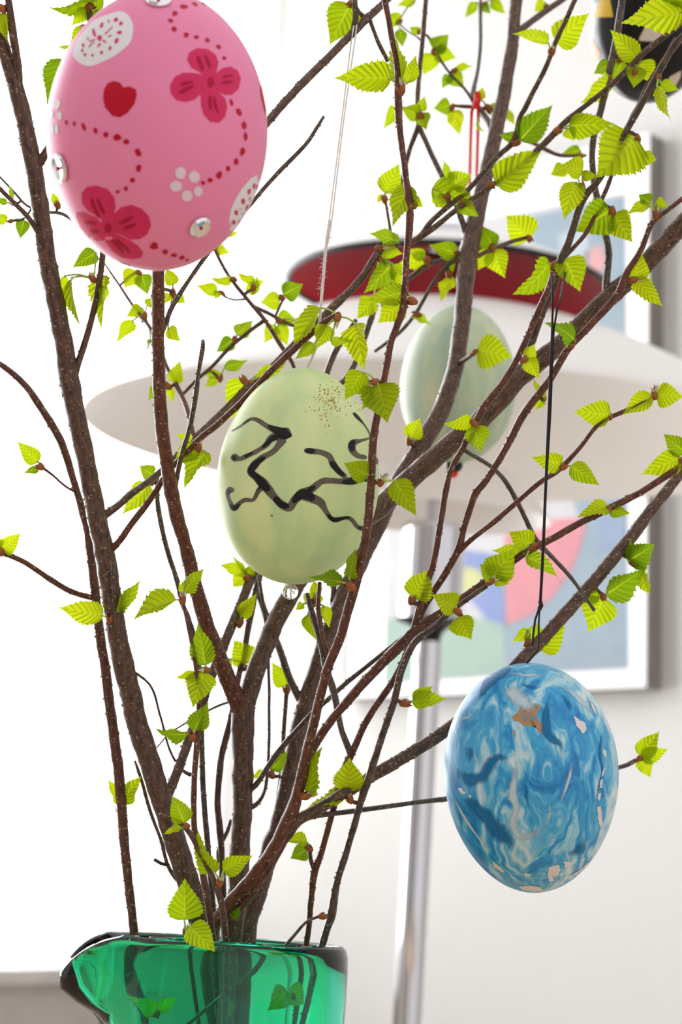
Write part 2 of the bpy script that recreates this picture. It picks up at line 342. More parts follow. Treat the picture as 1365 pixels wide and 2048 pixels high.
tag(obj('glass_jug', vase(), M_VASE, origin=VB), 'emerald green glass jug with a pinched spout holding the birch branches', 'jug')
# ------------------------------------------------------------------ birch branches
THINGS, POLY, WARTS = {}, {}, {}
def branch(code, label, x, y, z):
    THINGS[code] = thing('birch_branch', label, 'branch', pt(x, y, z), 'birch branches standing in the jug'); WARTS[code] = ([], [])
def lerp(a, b, t): return a + (b - a) * t
def near(code, x, y):
    return min(POLY[code], key=lambda s: (s[0] - x) ** 2 + (s[1] - y) ** 2)
def stem(tc, code, pts, zs, m=BARK, name='twig', warts=1.0, swell=True, step=9):
    """pts (x, y, width) in the photograph, zs: depth at equal shares of the length"""
    cum = [0]
    for a, b in zip(pts, pts[1:]): cum.append(cum[-1] + math.hypot(b[0] - a[0], b[1] - a[1]))
    P = []
    for p, c in zip(pts, cum):
        u = c / cum[-1] * (len(zs) - 1); i = min(int(u), len(zs) - 2) if len(zs) > 1 else 0
        z = lerp(zs[i], zs[i + 1], u - i) if len(zs) > 1 else zs[0]
        P.append(Vector((p[0], p[1], p[2], z * 1000)))
    S = catmull([Vector((a[0], a[1], a[2], a[3])) for a in P], step)
    seed = len(POLY) * 3.7; C, R, out_ = [], [], []; wav = min(1.6, max(p[2] for p in pts) * .07)
    for k, s in enumerate(S):
        x, y, w, z = s; z /= 1000
        e = min(1, k / 4, (len(S) - 1 - k) / 4)
        x += e * wav * noise.noise(Vector((k * .17, seed, 0))); y += e * wav * noise.noise(Vector((k * .17, seed, 5)))
        w *= 1 + .07 * noise.noise(Vector((k * .3, seed, 9))) + (.12 * max(0, noise.noise(Vector((k * .22, seed, 20))) - .3) if swell else 0)
        r = max(w, 2.5) / 2 * z / F; C.append(pt(x, y, z)); R.append(r); out_.append((x, y, z, max(w, 2.5)))
    POLY[code] = out_
    sides = 14 if max(R) > .0018 else 8
    v, f, uv = tube(C, R, sides, True, .10, seed)
    o = obj(name, mesh(v, f, True, uv), m, THINGS[tc])
    # raised bark warts, one joined piece per branch
    V, Fc = WARTS[tc]; rr = random.Random(int(seed * 10))
    for i in range(1, len(C) - 1):
        for _ in range(int(warts * (1.7 if R[i] < .0012 else 3.2) + rr.random())):
            t = (C[i + 1] - C[i]).normalized(); a = rr.uniform(0, math.tau); o1 = t.orthogonal().normalized(); nrm = (Matrix.Rotation(a, 3, t) @ o1)
            c = C[i].lerp(C[i + 1], rr.random()) + nrm * R[i] * .96; h = rr.uniform(.00018, .00042) * min(1, .55 + R[i] / .0022); b = t.cross(nrm)
            k = len(V); q = rr.uniform(.8, 1.4)
            V.extend([c + t * h * q, c + b * h, c - t * h * q, c - b * h, c + nrm * h * rr.uniform(.6, 1.2)])
            Fc.extend([(k, k + 1, k + 4), (k + 1, k + 2, k + 4), (k + 2, k + 3, k + 4), (k + 3, k, k + 4)])
    return o
def twig(tc, code, host, pts, dz=0., m=BARK, warts=.8, early=0.):
    """a side twig that starts in the middle of its host; dz: change of depth along it"""
    x, y, z, w = near(host, pts[0][0], pts[0][1]); pts = [(x, y, pts[0][2])] + list(pts[1:])
    return stem(tc, code, pts, [z, z + dz * .25 + early, z + dz * .5 + early, z + dz * .75 + early, z + dz], m, 'twig', warts)
# ---- leaves and buds
PROF = [(0, 0), (.02, .34), (.05, .60), (.10, .82), (.17, .95), (.25, 1), (.35, .97), (.46, .86), (.58, .68), (.70, .47), (.81, .27), (.90, .12), (.96, .045), (1, 0)]
def prof(t):
    for (a, b), (c, d) in zip(PROF, PROF[1:]):
        if t <= c: return b + (d - b) * (t - a) / (c - a)
    return 0
def leaf_mesh(P0, P1, wid, roll=None, curl=None, fold=None, rr=RND):
    ax = P1 - P0; Ln = ax.length; ax.normalize()
    tocam = (CAM - P0).normalized()
    s = ax.cross(tocam).normalized(); n = s.cross(ax)
    ratio = wid / Ln
    if ratio < .5: wr = .68 * Ln; ph = math.acos(max(.12, min(1, wid / wr))) * rr.choice((-1, 1))
    else: ph = math.radians(rr.uniform(-20, 20)); wr = min(1.06 * wid / math.cos(ph), 1.02 * Ln)
    if roll is not None: ph = math.radians(roll)
    M3 = Matrix.Rotation(ph, 3, ax); s = M3 @ s; n = M3 @ n
    k = curl if curl is not None else rr.uniform(-.5, .9); fo = fold if fold is not None else rr.uniform(-.12, .42)
    nr, nc = 44, 6; v, f, uv = [], [], []
    R = 1 / k if abs(k) > .05 else None; tw = rr.uniform(-.35, .35)
    wavy = rr.uniform(.03, .08); wf = rr.uniform(2, 4); wp = rr.uniform(0, 6)
    for i in range(nr + 1):
        t = i / nr
        for j in range(-nc, nc + 1):
            u = j / nc; au = abs(u)
            half = prof(t) * .5 * wr
            am = max(0, t - .25 * math.sin(math.pi * t) ** .8) * Ln; ae = t * Ln
            if au == 1 and 1 < i < nr - 1:
                k_ = i % 4; half *= (1.12, .99, 1.05, .93)[k_] + rr.uniform(-.015, .015); ae += (.016, 0, .006, -.005)[k_] * Ln
            a = am + (ae - am) * au ** 1.2; lat = u * half
            pl = .029 * Ln * math.cos(math.tau * 9 * t) * min(1, au * 2.2) * min(1, prof(t) * 1.2) * .75
            z = fo * au * half * 1.0 + pl + wavy * Ln * au * math.sin(wf * t * math.tau * .5 + wp + u) * prof(t)
            if au == 0: z -= .008 * Ln
            if R: an = a / Ln * k; a2 = R * math.sin(an) * Ln; z2 = -R * (1 - math.cos(an)) * Ln + z * math.cos(an); a2 += z * math.sin(an)
            else: a2, z2 = a, z
            c_, s_ = math.cos(tw * t), math.sin(tw * t); lat, z2 = lat * c_ , z2 + lat * s_
            v.append((a2, lat, z2)); uv.append((u * .5 + .5, t))
    e = Vector(v[nr * (2 * nc + 1) + nc]); sc_ = Ln / max(e.length, 1e-6); an = math.atan2(e.z, e.x)
    V = []
    for a, l, z in v:
        a2 = (a * math.cos(an) + z * math.sin(an)) * sc_; z2 = (-a * math.sin(an) + z * math.cos(an)) * sc_
        V.append(P0 + ax * a2 + s * l + n * z2)
    m = 2 * nc + 1
    for i in range(nr):
        for j in range(m - 1): a = i * m + j; f.append((a, a + 1, a + m + 1, a + m))
    return mesh(V, f, True, uv)
def bud_mesh(P, dr, ln, r, open_=.5, rr=RND):
    v, f = [], []; dr = dr.normalized(); a = dr.orthogonal().normalized()
    def lobed(org, d, L_, r_, bend, arc, th0):
        b0 = d.orthogonal().normalized(); b0 = Matrix.Rotation(th0, 3, d) @ b0; b1 = d.cross(b0); k = len(v); ns = 7; na = 7
        for i in range(ns + 1):
            t = i / ns; rad = r_ * math.sin(math.pi * (.10 + .90 * t) ) ** .8 * (1.0 if t < .98 else .15); c = org + d * (t * L_) + b0 * bend * t * t * L_
            for j in range(na + 1):
                th = arc * (j / na - .5); w = min(1, 2 * (1 - t) + .1)
                v.append(c + b0 * rad * math.cos(th * w) + b1 * rad * math.sin(th * w))
        for i in range(ns):
            for j in range(na): q = k + i * (na + 1) + j; f.append((q, q + 1, q + na + 2, q + na + 1))
    lobed(P, dr, ln * .8, r * .75, 0, math.tau, 0)
    for q in range(3): lobed(P + dr * ln * .03 * q, dr, ln * rr.uniform(.75, 1.0), r * rr.uniform(.9, 1.05), open_ * rr.uniform(.1, .5), 2.6, q * 2.2 + rr.random())
    return mesh(v, f)
LEAVES = 0
def cl(tc, code, bx, by, leaves, pale=False, size=1.0, dz=0., budlen=26):
    """a bud on polyline CODE at the pixel (bx, by) and the leaves that open from it: (base x, base y, tip x, tip y, width [, options])"""
    global LEAVES
    x, y, z, w = near(code, bx, by); T = THINGS[tc]
    zb = z + dz - (0.0005 if math.hypot(x - bx, y - by) < w * .6 else 0)
    dist = math.hypot(x - bx, y - by); B = pt(bx, by, zb)
    if dist > w * .5 + 5:
        mxp = lerp(x, bx, .5) + .08 * (by - y); myp = lerp(y, by, .5) - .08 * (bx - x)
        C = catmull([pt(x, y, z), pt(mxp, myp, lerp(z, zb, .6)), B], .002); R = [lerp(min(w * .4, 5), 3.4, i / (len(C) - 1)) * z / F for i in range(len(C))]
        v, f, uv = tube(C, R, 8, True, .12); obj('spur', mesh(v, f, True, uv), BARK, T)
    lb = [pt(l[0], l[1], zb) for l in leaves]
    dr = (sum(lb, Vector()) / len(lb) - B) if lb else UP * .001
    if dist > w * .5 + 5 and not lb: dr = B - pt(x, y, z)
    if dr.length < 1e-4: dr = UP * .001
    U = z / F
    bo = obj('bud', bud_mesh(B - dr.normalized() * budlen * size * .25 * U, dr, budlen * size * U, 7.5 * size * U, .5), BUD, T)
    if pale: obj('bud_scale', bud_mesh(B + dr.normalized() * 2 * U + RT * 4 * U, dr, 26 * size * U, 5 * size * U, 1.2), BUDP, T)
    for l in leaves:
        o = l[5] if len(l) > 5 else {}
        rr = random.Random(LEAVES * 13 + 5); LEAVES += 1
        Lp = math.hypot(l[2] - l[0], l[3] - l[1]); z0 = zb + o.get('z', 0) + rr.uniform(-.0006, .0006)
        z1 = z0 + o.get('dz', rr.uniform(-.28, .28)) * Lp * U
        P0, P1 = pt(l[0], l[1], z0), pt(l[2], l[3], z1)
        lf = obj('leaf', leaf_mesh(P0, P1, l[4] * U, o.get('roll'), o.get('curl'), o.get('fold'), rr), LEAF, T)
        if (P0 - B).length > 4 * U:
            C = catmull([B, (B + P0) / 2 + Vector((0, 0, .12 * (P0 - B).length)), P0, P0.lerp(P1, .06)], .0012); v, f, uv = tube(C, [2.0 * U] * len(C), 6)
            obj('petiole', mesh(v, f), PET, lf)
def D(**k): return k
branch('A', 'slender reddish branch at the far left of the jug, its top bending left', 268, 1860, .537)
stem('A', 'A', [(350, 2215, 18), (300, 2150, 18), (268, 1862, 18), (255, 1750, 19), (245, 1640, 21), (237, 1540, 22), (226, 1460, 22), (212, 1350, 21), (200, 1270, 20), (190, 1180, 19), (180, 1100, 17), (172, 1050, 17), (150, 970, 15), (135, 920, 16), (115, 870, 17), (85, 820, 16), (45, 765, 14), (0, 728, 12), (-60, 690, 10)], [.532, .536, .541, .543, .545], BARKR, 'stem')
twig('A', 'A1', 'A', [(174, 1200, 12), (140, 1182, 12), (100, 1158, 12), (50, 1125, 11), (4, 1105, 11)], -.012, BARKR)
twig('A', 'A2', 'A', [(150, 992, 5), (130, 972, 5), (105, 950, 5), (86, 936, 6)], -.01, BARKR, .3)
cl('A', 'A1', 2, 1107, [(3, 1100, 41, 1066, 34), (0, 1096, -16, 1072, 24)])
cl('A', 'A2', 84, 935, [(76, 925, 34, 882, 34), (77, 938, 47, 946, 14)])
cl('A', 'A', 236, 1620, [(236, 1606, 214, 1557, 28, D(roll=40)), (245, 1604, 283, 1552, 26, D(roll=-40))], dz=.002, size=.8)

branch('B', 'thick speckled grey-brown branch leaning left, passing just left of the pink egg', 405, 1860, .53)
stem('B', 'B', [(560, 2215, 46), (470, 2160, 47), (405, 1860, 48), (375, 1760, 46), (350, 1680, 45), (320, 1590, 43), (295, 1510, 43), (270, 1430, 43), (252, 1350, 44), (240, 1300, 42), (225, 1210, 40), (212, 1120, 41), (195, 1040, 39), (180, 960, 38), (165, 890, 38), (150, 820, 39), (140, 770, 41), (128, 690, 38), (110, 600, 37), (95, 520, 37), (85, 450, 35), (75, 380, 35), (62, 310, 35), (48, 240, 34), (35, 190, 33), (15, 120, 28), (-10, 40, 24), (-30, -50, 22)], [.535, .531, .529, .528, .526, .522], BARK, 'stem', 1.5)
twig('B', 'B1', 'B', [(40, 200, 18), (35, 130, 17), (25, 60, 16), (14, -20, 14)], -.006)
twig('B', 'B2', 'B', [(86, 485, 13), (60, 440, 11), (30, 408, 10), (-8, 370, 9)], -.008)
twig('B', 'B3', 'B', [(140, 785, 17), (153, 735, 15), (170, 685, 14), (185, 630, 14), (197, 570, 13), (206, 500, 13), (205, 420, 12), (198, 290, 12), (190, 170, 12), (182, 60, 12), (176, -20, 12)], .006)
twig('B', 'B4', 'B', [(205, 1042, 18), (235, 1012, 15), (260, 990, 15), (320, 945, 14), (400, 868, 15), (440, 830, 15), (500, 770, 14), (540, 738, 15), (620, 660, 17), (690, 592, 17), (730, 548, 16), (757, 505, 15), (790, 492, 12), (835, 478, 12), (865, 441, 11), (938, 378, 11), (989, 320, 11), (1026, 285, 11), (1038, 238, 10), (1050, 218, 11), (1070, 178, 10), (1092, 135, 10), (1114, 80, 10), (1160, -20, 10)], .03, early=.02)
twig('B', 'B5', 'B', [(225, 1112, 17), (240, 1082, 14), (262, 1050, 14), (310, 985, 13), (340, 940, 12), (400, 878, 13), (440, 845, 13), (500, 787, 13), (570, 715, 14), (640, 652, 14), (680, 628, 13)], -.006, BARKR)
twig('B', 'B6', 'B', [(75, 335, 22), (95, 300, 16), (115, 260, 14), (140, 210, 12)], -.002)
twig('B', 'B7', 'B', [(243, 1318, 16), (236, 1280, 11), (230, 1220, 9), (227, 1170, 8), (226, 1127, 8)], -.006, BARKG)
twig('B', 'B8', 'B', [(268, 1325, 7), (300, 1370, 5), (320, 1430, 5), (340, 1500, 5), (362, 1538, 6), (382, 1550, 9)], .01)
twig('B', 'B9', 'B', [(355, 1800, 9), (340, 1740, 9), (322, 1680, 8), (300, 1620, 8), (285, 1565, 8), (270, 1522, 6)], .014)
twig('B', 'B10', 'B9', [(332, 1735, 7), (322, 1727, 7), (309, 1719, 7)], -.002, BARKG, .4)
twig('B', 'B11', 'B', [(340, 1605, 24), (352, 1550, 21), (378, 1478, 20), (400, 1420, 20), (420, 1360, 20), (440, 1310, 20), (462, 1255, 20), (487, 1193, 20), (512, 1140, 18)], .036, BARK)
twig('B', 'B12', 'B4', [(838, 478, 11), (865, 458, 12), (910, 422, 11), (975, 378, 11), (1048, 322, 12), (1094, 283, 13), (1136, 240, 12), (1217, 176, 11), (1290, 105, 12), (1352, 55, 11), (1400, 15, 10)], -.008)
twig('B', 'B13', 'B3', [(203, 480, 8), (165, 455, 7), (125, 428, 8), (92, 424, 7), (55, 412, 6), (30, 386, 6), (-6, 348, 5)], .03, BARKG, .3)
twig('B', 'B14', 'B4', [(783, 500, 7), (781, 465, 7), (776, 430, 6), (771, 400, 6)], .006, BARKR, .4)
twig('B', 'B15', 'B4', [(385, 872, 11), (375, 822, 10), (359, 782, 10), (333, 732, 9), (318, 690, 9), (300, 655, 8), (265, 610, 7), (235, 565, 6), (210, 528, 5)], .05, BARKR, .3)
twig('B', 'B16', 'B13', [(60, 436, 5), (48, 437, 5), (18, 443, 5)], .002, BARKG, .2)
cl('B', 'B1', 3, 14, [(6, 25, 16, 88, 30)])
cl('B', 'B13', 32, 408, [(24, 402, 14, 363, 9), (14, 406, -12, 396, 14)], size=.8)
cl('B', 'B16', 18, 443, [(14, 443, -12, 428, 22), (48, 440, 40, 479, 28)], size=.6)
cl('B', 'B13', 116, 413, [(113, 408, 104, 383, 15)], size=.9)
cl('B', 'B3', 176, 14, [(205, -8, 98, 14, 42), (174, 18, 143, 52, 26), (186, 22, 205, 46, 22)])
cl('B', 'B3', 166, 52, [(164, 54, 137, 110, 30), (140, 92, 109, 96, 9)], size=.6)
cl('B', 'B3', 134, 114, [(130, 119, 94, 211, 44, D(roll=12, curl=.3))], size=.6)
cl('B', 'B3', 188, 560, [(193, 505, 144, 536, 34), (142, 556, 161, 651, 24), (214, 552, 204, 660, 38), (206, 572, 194, 617, 20), (130, 552, 116, 590, 20)], pale=True)
cl('B', 'B15', 276, 543, [(272, 541, 248, 577, 44), (283, 548, 296, 591, 36)], size=.8)
cl('B', 'B15', 290, 630, [(284, 615, 252, 634, 26), (266, 641, 231, 686, 28), (294, 612, 310, 594, 22), (302, 678, 296, 706, 10)])
cl('B', 'B15', 338, 775, [(349, 766, 361, 721, 30), (309, 774, 297, 801, 18), (341, 775, 345, 806, 16)], size=.9)
cl('B', 'B4', 492, 766, [(487, 758, 460, 839, 60, D(roll=-18, curl=.4))])
cl('B', 'B4', 498, 765, [(511, 757, 579, 721, 30)], size=.6)
cl('B', 'B5', 397, 900, [(391, 893, 349, 926, 42), (384, 880, 352, 868, 20), (414, 905, 369, 978, 42)], pale=True)
cl('B', 'B7', 220, 1241, [(207, 1232, 116, 1215, 30, D(roll=35)), (234, 1224, 282, 1157, 28)])
cl('B', 'B11', 496, 1160, [(491, 1150, 438, 1131, 26), (487, 1150, 466, 1174, 28), (497, 1152, 503, 1128, 22), (485, 1146, 466, 1112, 18)])
cl('B', 'B11', 479, 1250, [(482, 1235, 514, 1186, 30)])
cl('B', 'B5', 678, 633, [(641, 616, 587, 699, 26, D(roll=60)), (712, 648, 730, 740, 48), (655, 650, 635, 697, 38), (629, 688, 590, 719, 26), (661, 681, 710, 684, 18)], pale=True)
cl('B', 'B4', 755, 497, [(800, 484, 737, 467, 26), (762, 500, 806, 508, 32)], pale=True)
cl('B', 'B4', 762, 520, [(781, 530, 727, 587, 44), (787, 529, 804, 580, 36), (748, 598, 714, 638, 40)])
cl('B', 'B14', 770, 402, [(771, 386, 799, 327, 44), (767, 391, 754, 406, 14)], size=.9)
cl('B', 'B4', 896, 398, [(902, 373, 944, 348, 44), (894, 366, 887, 320, 16), (892, 398, 862, 404, 22), (864, 378, 956, 399, 30, D(roll=30))])
cl('B', 'B12', 925, 405, [(916, 405, 958, 433, 30)], size=.6)
cl('B', 'B12', 980, 368, [(996, 372, 1086, 298, 66, D(roll=-10))])
cl('B', 'B4', 1030, 288, [(1040, 281, 1106, 210, 54), (1038, 279, 998, 269, 24)])
cl('B', 'B12', 1112, 262, [(1138, 252, 1231, 247, 50), (1136, 257, 1150, 282, 32)])
cl('B', 'B4', 1103, 108, [(1097, 86, 1025, 69, 30), (1114, 84, 1180, 26, 58)], pale=True)
cl('B', 'B12', 1268, 148, [(1276, 118, 1221, 59, 44), (1283, 122, 1308, 168, 42), (1276, 134, 1268, 176, 38)])

branch('C', 'stout forked branch in the centre of the jug, right arm the thickest of all', 465, 1860, .541)
stem('C', 'C', [(350, 2215, 42), (430, 2120, 42), (466, 1860, 42), (475, 1790, 41), (480, 1700, 41), (485, 1600, 41), (486, 1500, 43), (487, 1420, 48), (500, 1380, 38), (520, 1320, 38), (545, 1260, 37), (575, 1200, 36), (606, 1150, 36), (650, 1098, 38), (700, 1055, 40), (750, 1023, 42), (780, 995, 42), (830, 950, 42), (900, 890, 41), (950, 850, 41), (1010, 788, 42), (1040, 752, 42), (1120, 690, 38), (1200, 612, 38), (1280, 540, 38), (1365, 450, 38), (1430, 380, 36)], [.538, .541, .545, .562, .562, .555], BARK, 'stem', 1.4)
twig('C', 'C1', 'C', [(486, 1425, 36), (470, 1390, 36), (440, 1320, 32), (415, 1250, 31), (390, 1170, 30), (370, 1090, 29), (350, 1020, 29), (340, 960, 28), (330, 900, 27), (322, 820, 27), (318, 740, 26), (316, 660, 26), (317, 580, 25), (318, 500, 23), (326, 400, 20), (325, 200, 16), (318, 0, 13), (312, -140, 11)], -.085, BARKR, 1.4)
twig('C', 'C2', 'C1', [(346, 1022, 14), (350, 985, 10), (362, 915, 10), (377, 865, 10), (390, 800, 11), (397, 745, 9), (405, 700, 10), (406, 680, 7)], -.006, BARKG, 1.2)
twig('C', 'C3', 'C1', [(320, 690, 11), (332, 645, 10), (345, 612, 11), (372, 570, 9), (412, 512, 9), (455, 460, 9), (500, 410, 9), (530, 375, 8), (560, 342, 9), (610, 291, 8), (630, 262, 7), (648, 233, 6)], .004, BARKG, .7)
twig('C', 'C4', 'C1', [(320, 520, 18), (360, 455, 17), (450, 345, 17), (535, 245, 17), (600, 172, 17), (650, 122, 17), (700, 72, 16), (760, 14, 15), (800, -25, 14)], .045, BARK, 1.6)
twig('C', 'C5', 'C4', [(706, 70, 13), (712, 35, 12), (709, -10, 11)], -.002, BARKG)
twig('C', 'C6', 'C4', [(720, 50, 8), (734, 30, 8), (757, 85, 9), (776, 122, 9)], .004)
twig('C', 'C7', 'C', [(500, 1592, 12), (512, 1570, 11), (534, 1537, 11), (560, 1500, 12), (622, 1430, 11), (657, 1398, 10), (688, 1370, 10), (740, 1328, 9), (809, 1273, 9)], -.012, BARKG)
twig('C', 'C8', 'C', [(500, 1618, 14), (512, 1610, 10), (529, 1584, 7), (536, 1540, 7), (538, 1500, 6), (538, 1368, 6), (534, 1266, 7), (527, 1211, 7), (517, 1150, 7)], .012, BARKG)
twig('C', 'C9', 'C', [(1045, 750, 26), (1063, 690, 16), (1085, 626, 15), (1107, 575, 15), (1121, 523, 15), (1140, 478, 15), (1158, 418, 15), (1176, 386, 15), (1200, 356, 14), (1257, 256, 14), (1297, 183, 14), (1341, 106, 14), (1385, 50, 13)], -.03, BARKG)
twig('C', 'C10', 'C9', [(1125, 522, 9), (1143, 500, 9), (1176, 461, 9), (1206, 395, 9), (1219, 365, 9), (1240, 300, 8), (1262, 240, 9), (1279, 208, 9), (1297, 168, 9), (1334, 110, 8), (1352, 76, 8)], .005, BARKR)
twig('C', 'C11', 'C', [(1214, 596, 20), (1214, 565, 16), (1218, 504, 15), (1208, 452, 15), (1194, 390, 15), (1186, 340, 14), (1187, 278, 14), (1206, 205, 15), (1224, 121, 15), (1235, 66, 15), (1248, -20, 15)], .012, BARKG)
twig('C', 'C12', 'C9', [(1170, 395, 9), (1166, 382, 8)], -.002)
cl('C', 'C1', 346, 583, [(346, 570, 332, 537, 28), (351, 590, 371, 606, 24), (340, 588, 328, 608, 20), (336, 657, 362, 683, 28)], dz=.012)
cl('C', 'C4', 708, 6, [(701, 8, 660, 89, 66, D(curl=.2, roll=5))])
cl('C', 'C9', 1107, 536, [(1098, 525, 1025, 589, 44, D(roll=-45, curl=.9)), (1130, 519, 1161, 584, 58, D(curl=.5)), (1114, 535, 1128, 512, 16)])
cl('C', 'C12', 1166, 378, [(1152, 364, 1129, 440, 48, D(curl=.5)), (1166, 342, 1122, 330, 42), (1165, 350, 1197, 352, 22), (1130, 334, 1101, 350, 28, D(z=.012))])
cl('C', 'C10', 1226, 418, [(1222, 420, 1151, 463, 72, D(roll=-8)), (1228, 428, 1266, 485, 54)])
cl('C', 'C9', 1276, 272, [(1272, 276, 1193, 356, 108, D(roll=6, curl=.2, fold=.1)), (1285, 314, 1315, 320, 28)], size=.8)
cl('C', 'C11', 1243, 117, [(1223, 127, 1188, 148, 32), (1245, 122, 1227, 165, 32)], size=.9)
cl('C', 'C11', 1216, 160, [(1221, 156, 1161, 206, 40, D(curl=.8))], size=.7)
cl('C', 'C9', 1318, 150, [(1322, 140, 1325, 116, 12), (1322, 167, 1359, 180, 24), (1315, 174, 1344, 242, 24, D(roll=55))], size=.7)
cl('C', 'C9', 1372, 25, [(1368, 24, 1242, 47, 46, D(roll=35, fold=.1)), (1375, 5, 1310, -12, 30)])

branch('E', 'dark back branch whose long top crosses in front of the smaller sea-green egg', 495, 1866, .552)
stem('E', 'E', [(440, 2215, 38), (470, 2130, 38), (495, 1868, 38), (515, 1790, 38), (540, 1700, 38), (560, 1640, 36), (580, 1550, 35), (600, 1450, 35), (630, 1350, 35), (660, 1260, 35), (700, 1165, 37), (740, 1080, 38), (790, 980, 38), (850, 880, 38), (888, 810, 36), (912, 730, 34), (925, 640, 34), (932, 550, 36), (945, 470, 38), (965, 380, 32), (990, 275, 30), (1010, 180, 27), (1025, 90, 26), (1033, 0, 25), (1038, -60, 24)], [.540, .553, .566, .585, .62, .665], BARK, 'stem', 1.3)
twig('E', 'E1', 'E', [(600, 1408, 18), (585, 1370, 15), (556, 1290, 14), (530, 1225, 14), (516, 1180, 13), (505, 1130, 12)], .012, BARKG)
twig('E', 'E2', 'E', [(650, 1285, 16), (663, 1230, 13), (667, 1190, 12), (668, 1150, 11)], .006)
twig('E', 'E3', 'E', [(553, 1655, 9), (556, 1600, 9), (563, 1540, 9), (568, 1460, 9), (573, 1385, 9)], .014, BARKR)
twig('E', 'E4', 'E', [(934, 500, 14), (905, 516, 11), (860, 528, 11), (820, 556, 11), (790, 585, 11), (765, 612, 10)], .02, BARKG, .4)
twig('E', 'E5', 'E', [(928, 500, 9), (900, 527, 9), (871, 560, 8), (835, 622, 8), (800, 665, 8), (750, 703, 7)], .014, BARKG, .4)
twig('E', 'E6', 'E', [(945, 480, 18), (933, 470, 14), (922, 436, 13), (905, 390, 12), (886, 355, 11), (862, 305, 11), (838, 252, 11)], .004, BARKG)
twig('E', 'E7', 'E6', [(836, 248, 11), (835, 200, 10), (846, 73, 10), (854, -20, 10)], .006)
twig('E', 'E8', 'E6', [(838, 250, 12), (822, 292, 10), (811, 332, 10), (803, 372, 9)], .004)
twig('E', 'E9', 'E', [(990, 295, 18), (982, 255, 15), (962, 222, 12), (946, 200, 13), (951, 165, 9), (957, 139, 8), (962, 73, 8), (962, -20, 7)], .075, BARKG, .3)
twig('E', 'E10', 'E9', [(950, 210, 9), (930, 178, 6), (900, 146, 6), (874, 108, 6), (856, 72, 6), (840, 64, 5)], .005, BARKG, .2)
twig('E', 'E11', 'E9', [(955, 212, 9), (930, 213, 8), (905, 211, 6)], .003, BARKR, .2)
twig('E', 'E12', 'E', [(1030, 68, 16), (1044, 58, 14), (1092, 22, 13), (1140, -12, 12), (1210, -70, 12), (1300, -180, 11)], .04)
twig('E', 'E13', 'E', [(945, 525, 10), (965, 508, 9), (986, 498, 9), (1020, 484, 8), (1054, 475, 8)], .012, BARKR, .4)
twig('E', 'E14', 'E', [(1000, 265, 9), (1055, 282, 8), (1090, 298, 8), (1121, 311, 8), (1172, 311, 7)], .02, BARKR, .3)
twig('E', 'E15', 'E', [(922, 735, 13), (935, 716, 10), (950, 705, 10)], -.01)
twig('E', 'E16', 'E7', [(845, 78, 7), (825, 70, 6), (805, 55, 5), (795, 42, 5)], .03, BARKG, .2)
cl('E', 'E3', 574, 1384, [(573, 1372, 544, 1324, 36)])
cl('E', 'E3', 545, 1552, [(544, 1540, 577, 1502, 30), (530, 1545, 504, 1556, 18)], dz=-.004)
cl('E', 'E4', 858, 527, [(855, 518, 792, 531, 36), (850, 515, 815, 498, 24)])
cl('E', 'E4', 918, 508, [(914, 506, 858, 489, 36)], size=.7)
cl('E', 'E5', 898, 545, [(903, 553, 882, 605, 28), (894, 546, 912, 526, 16)], size=.9)
cl('E', 'E5', 838, 630, [(825, 630, 864, 653, 16)])
cl('E', 'E6', 845, 234, [(792, 214, 767, 258, 26), (840, 226, 803, 216, 42), (846, 226, 853, 261, 30), (842, 222, 850, 191, 20)], dz=-.003)
cl('E', 'E16', 796, 46, [(800, 44, 772, 29, 28), (800, 58, 806, 95, 24), (832, 0, 794, 10, 16)], size=.8)
cl('E', 'E10', 838, 66, [(838, 66, 819, 54, 18)], size=.6)
cl('E', 'E10', 868, 100, [(866, 94, 898, 68, 42), (870, 104, 914, 116, 34), (868, 108, 847, 151, 34)], size=.8)
cl('E', 'E10', 912, 140, [(910, 136, 949, 133, 16), (900, 147, 930, 178, 34), (898, 150, 884, 177, 20)], size=.7)
cl('E', 'E11', 906, 212, [(901, 211, 867, 217, 32), (907, 221, 921, 271, 32)], size=.8)
cl('E', 'E9', 975, 214, [(982, 214, 998, 226, 24), (960, 198, 966, 174, 20), (955, 242, 970, 264, 9), (1014, 214, 1033, 252, 18, D(z=.01))])
cl('E', 'E9', 962, 12, [(952, 5, 930, 36, 20), (964, 8, 982, 28, 20), (984, 0, 1012, 28, 22)], size=.7)
cl('E', 'E12', 1094, 16, [(1091, 5, 1069, 23, 28)], size=.7)
cl('E', 'E13', 1058, 474, [(1060, 477, 1013, 431, 62, D(roll=10))], size=.8)
cl('E', 'E13', 985, 492, [(986, 494, 966, 452, 40), (980, 500, 956, 541, 32), (986, 500, 1011, 557, 46)])
cl('E', 'E14', 1165, 312, [(1161, 301, 1122, 309, 24), (1135, 340, 1104, 352, 22)], size=.8)
cl('E', 'E15', 948, 706, [(955, 700, 1026, 713, 68)], size=.7)
cl('E', 'E', 818, 886, [(822, 877, 841, 836, 38)], dz=-.003, size=.9)

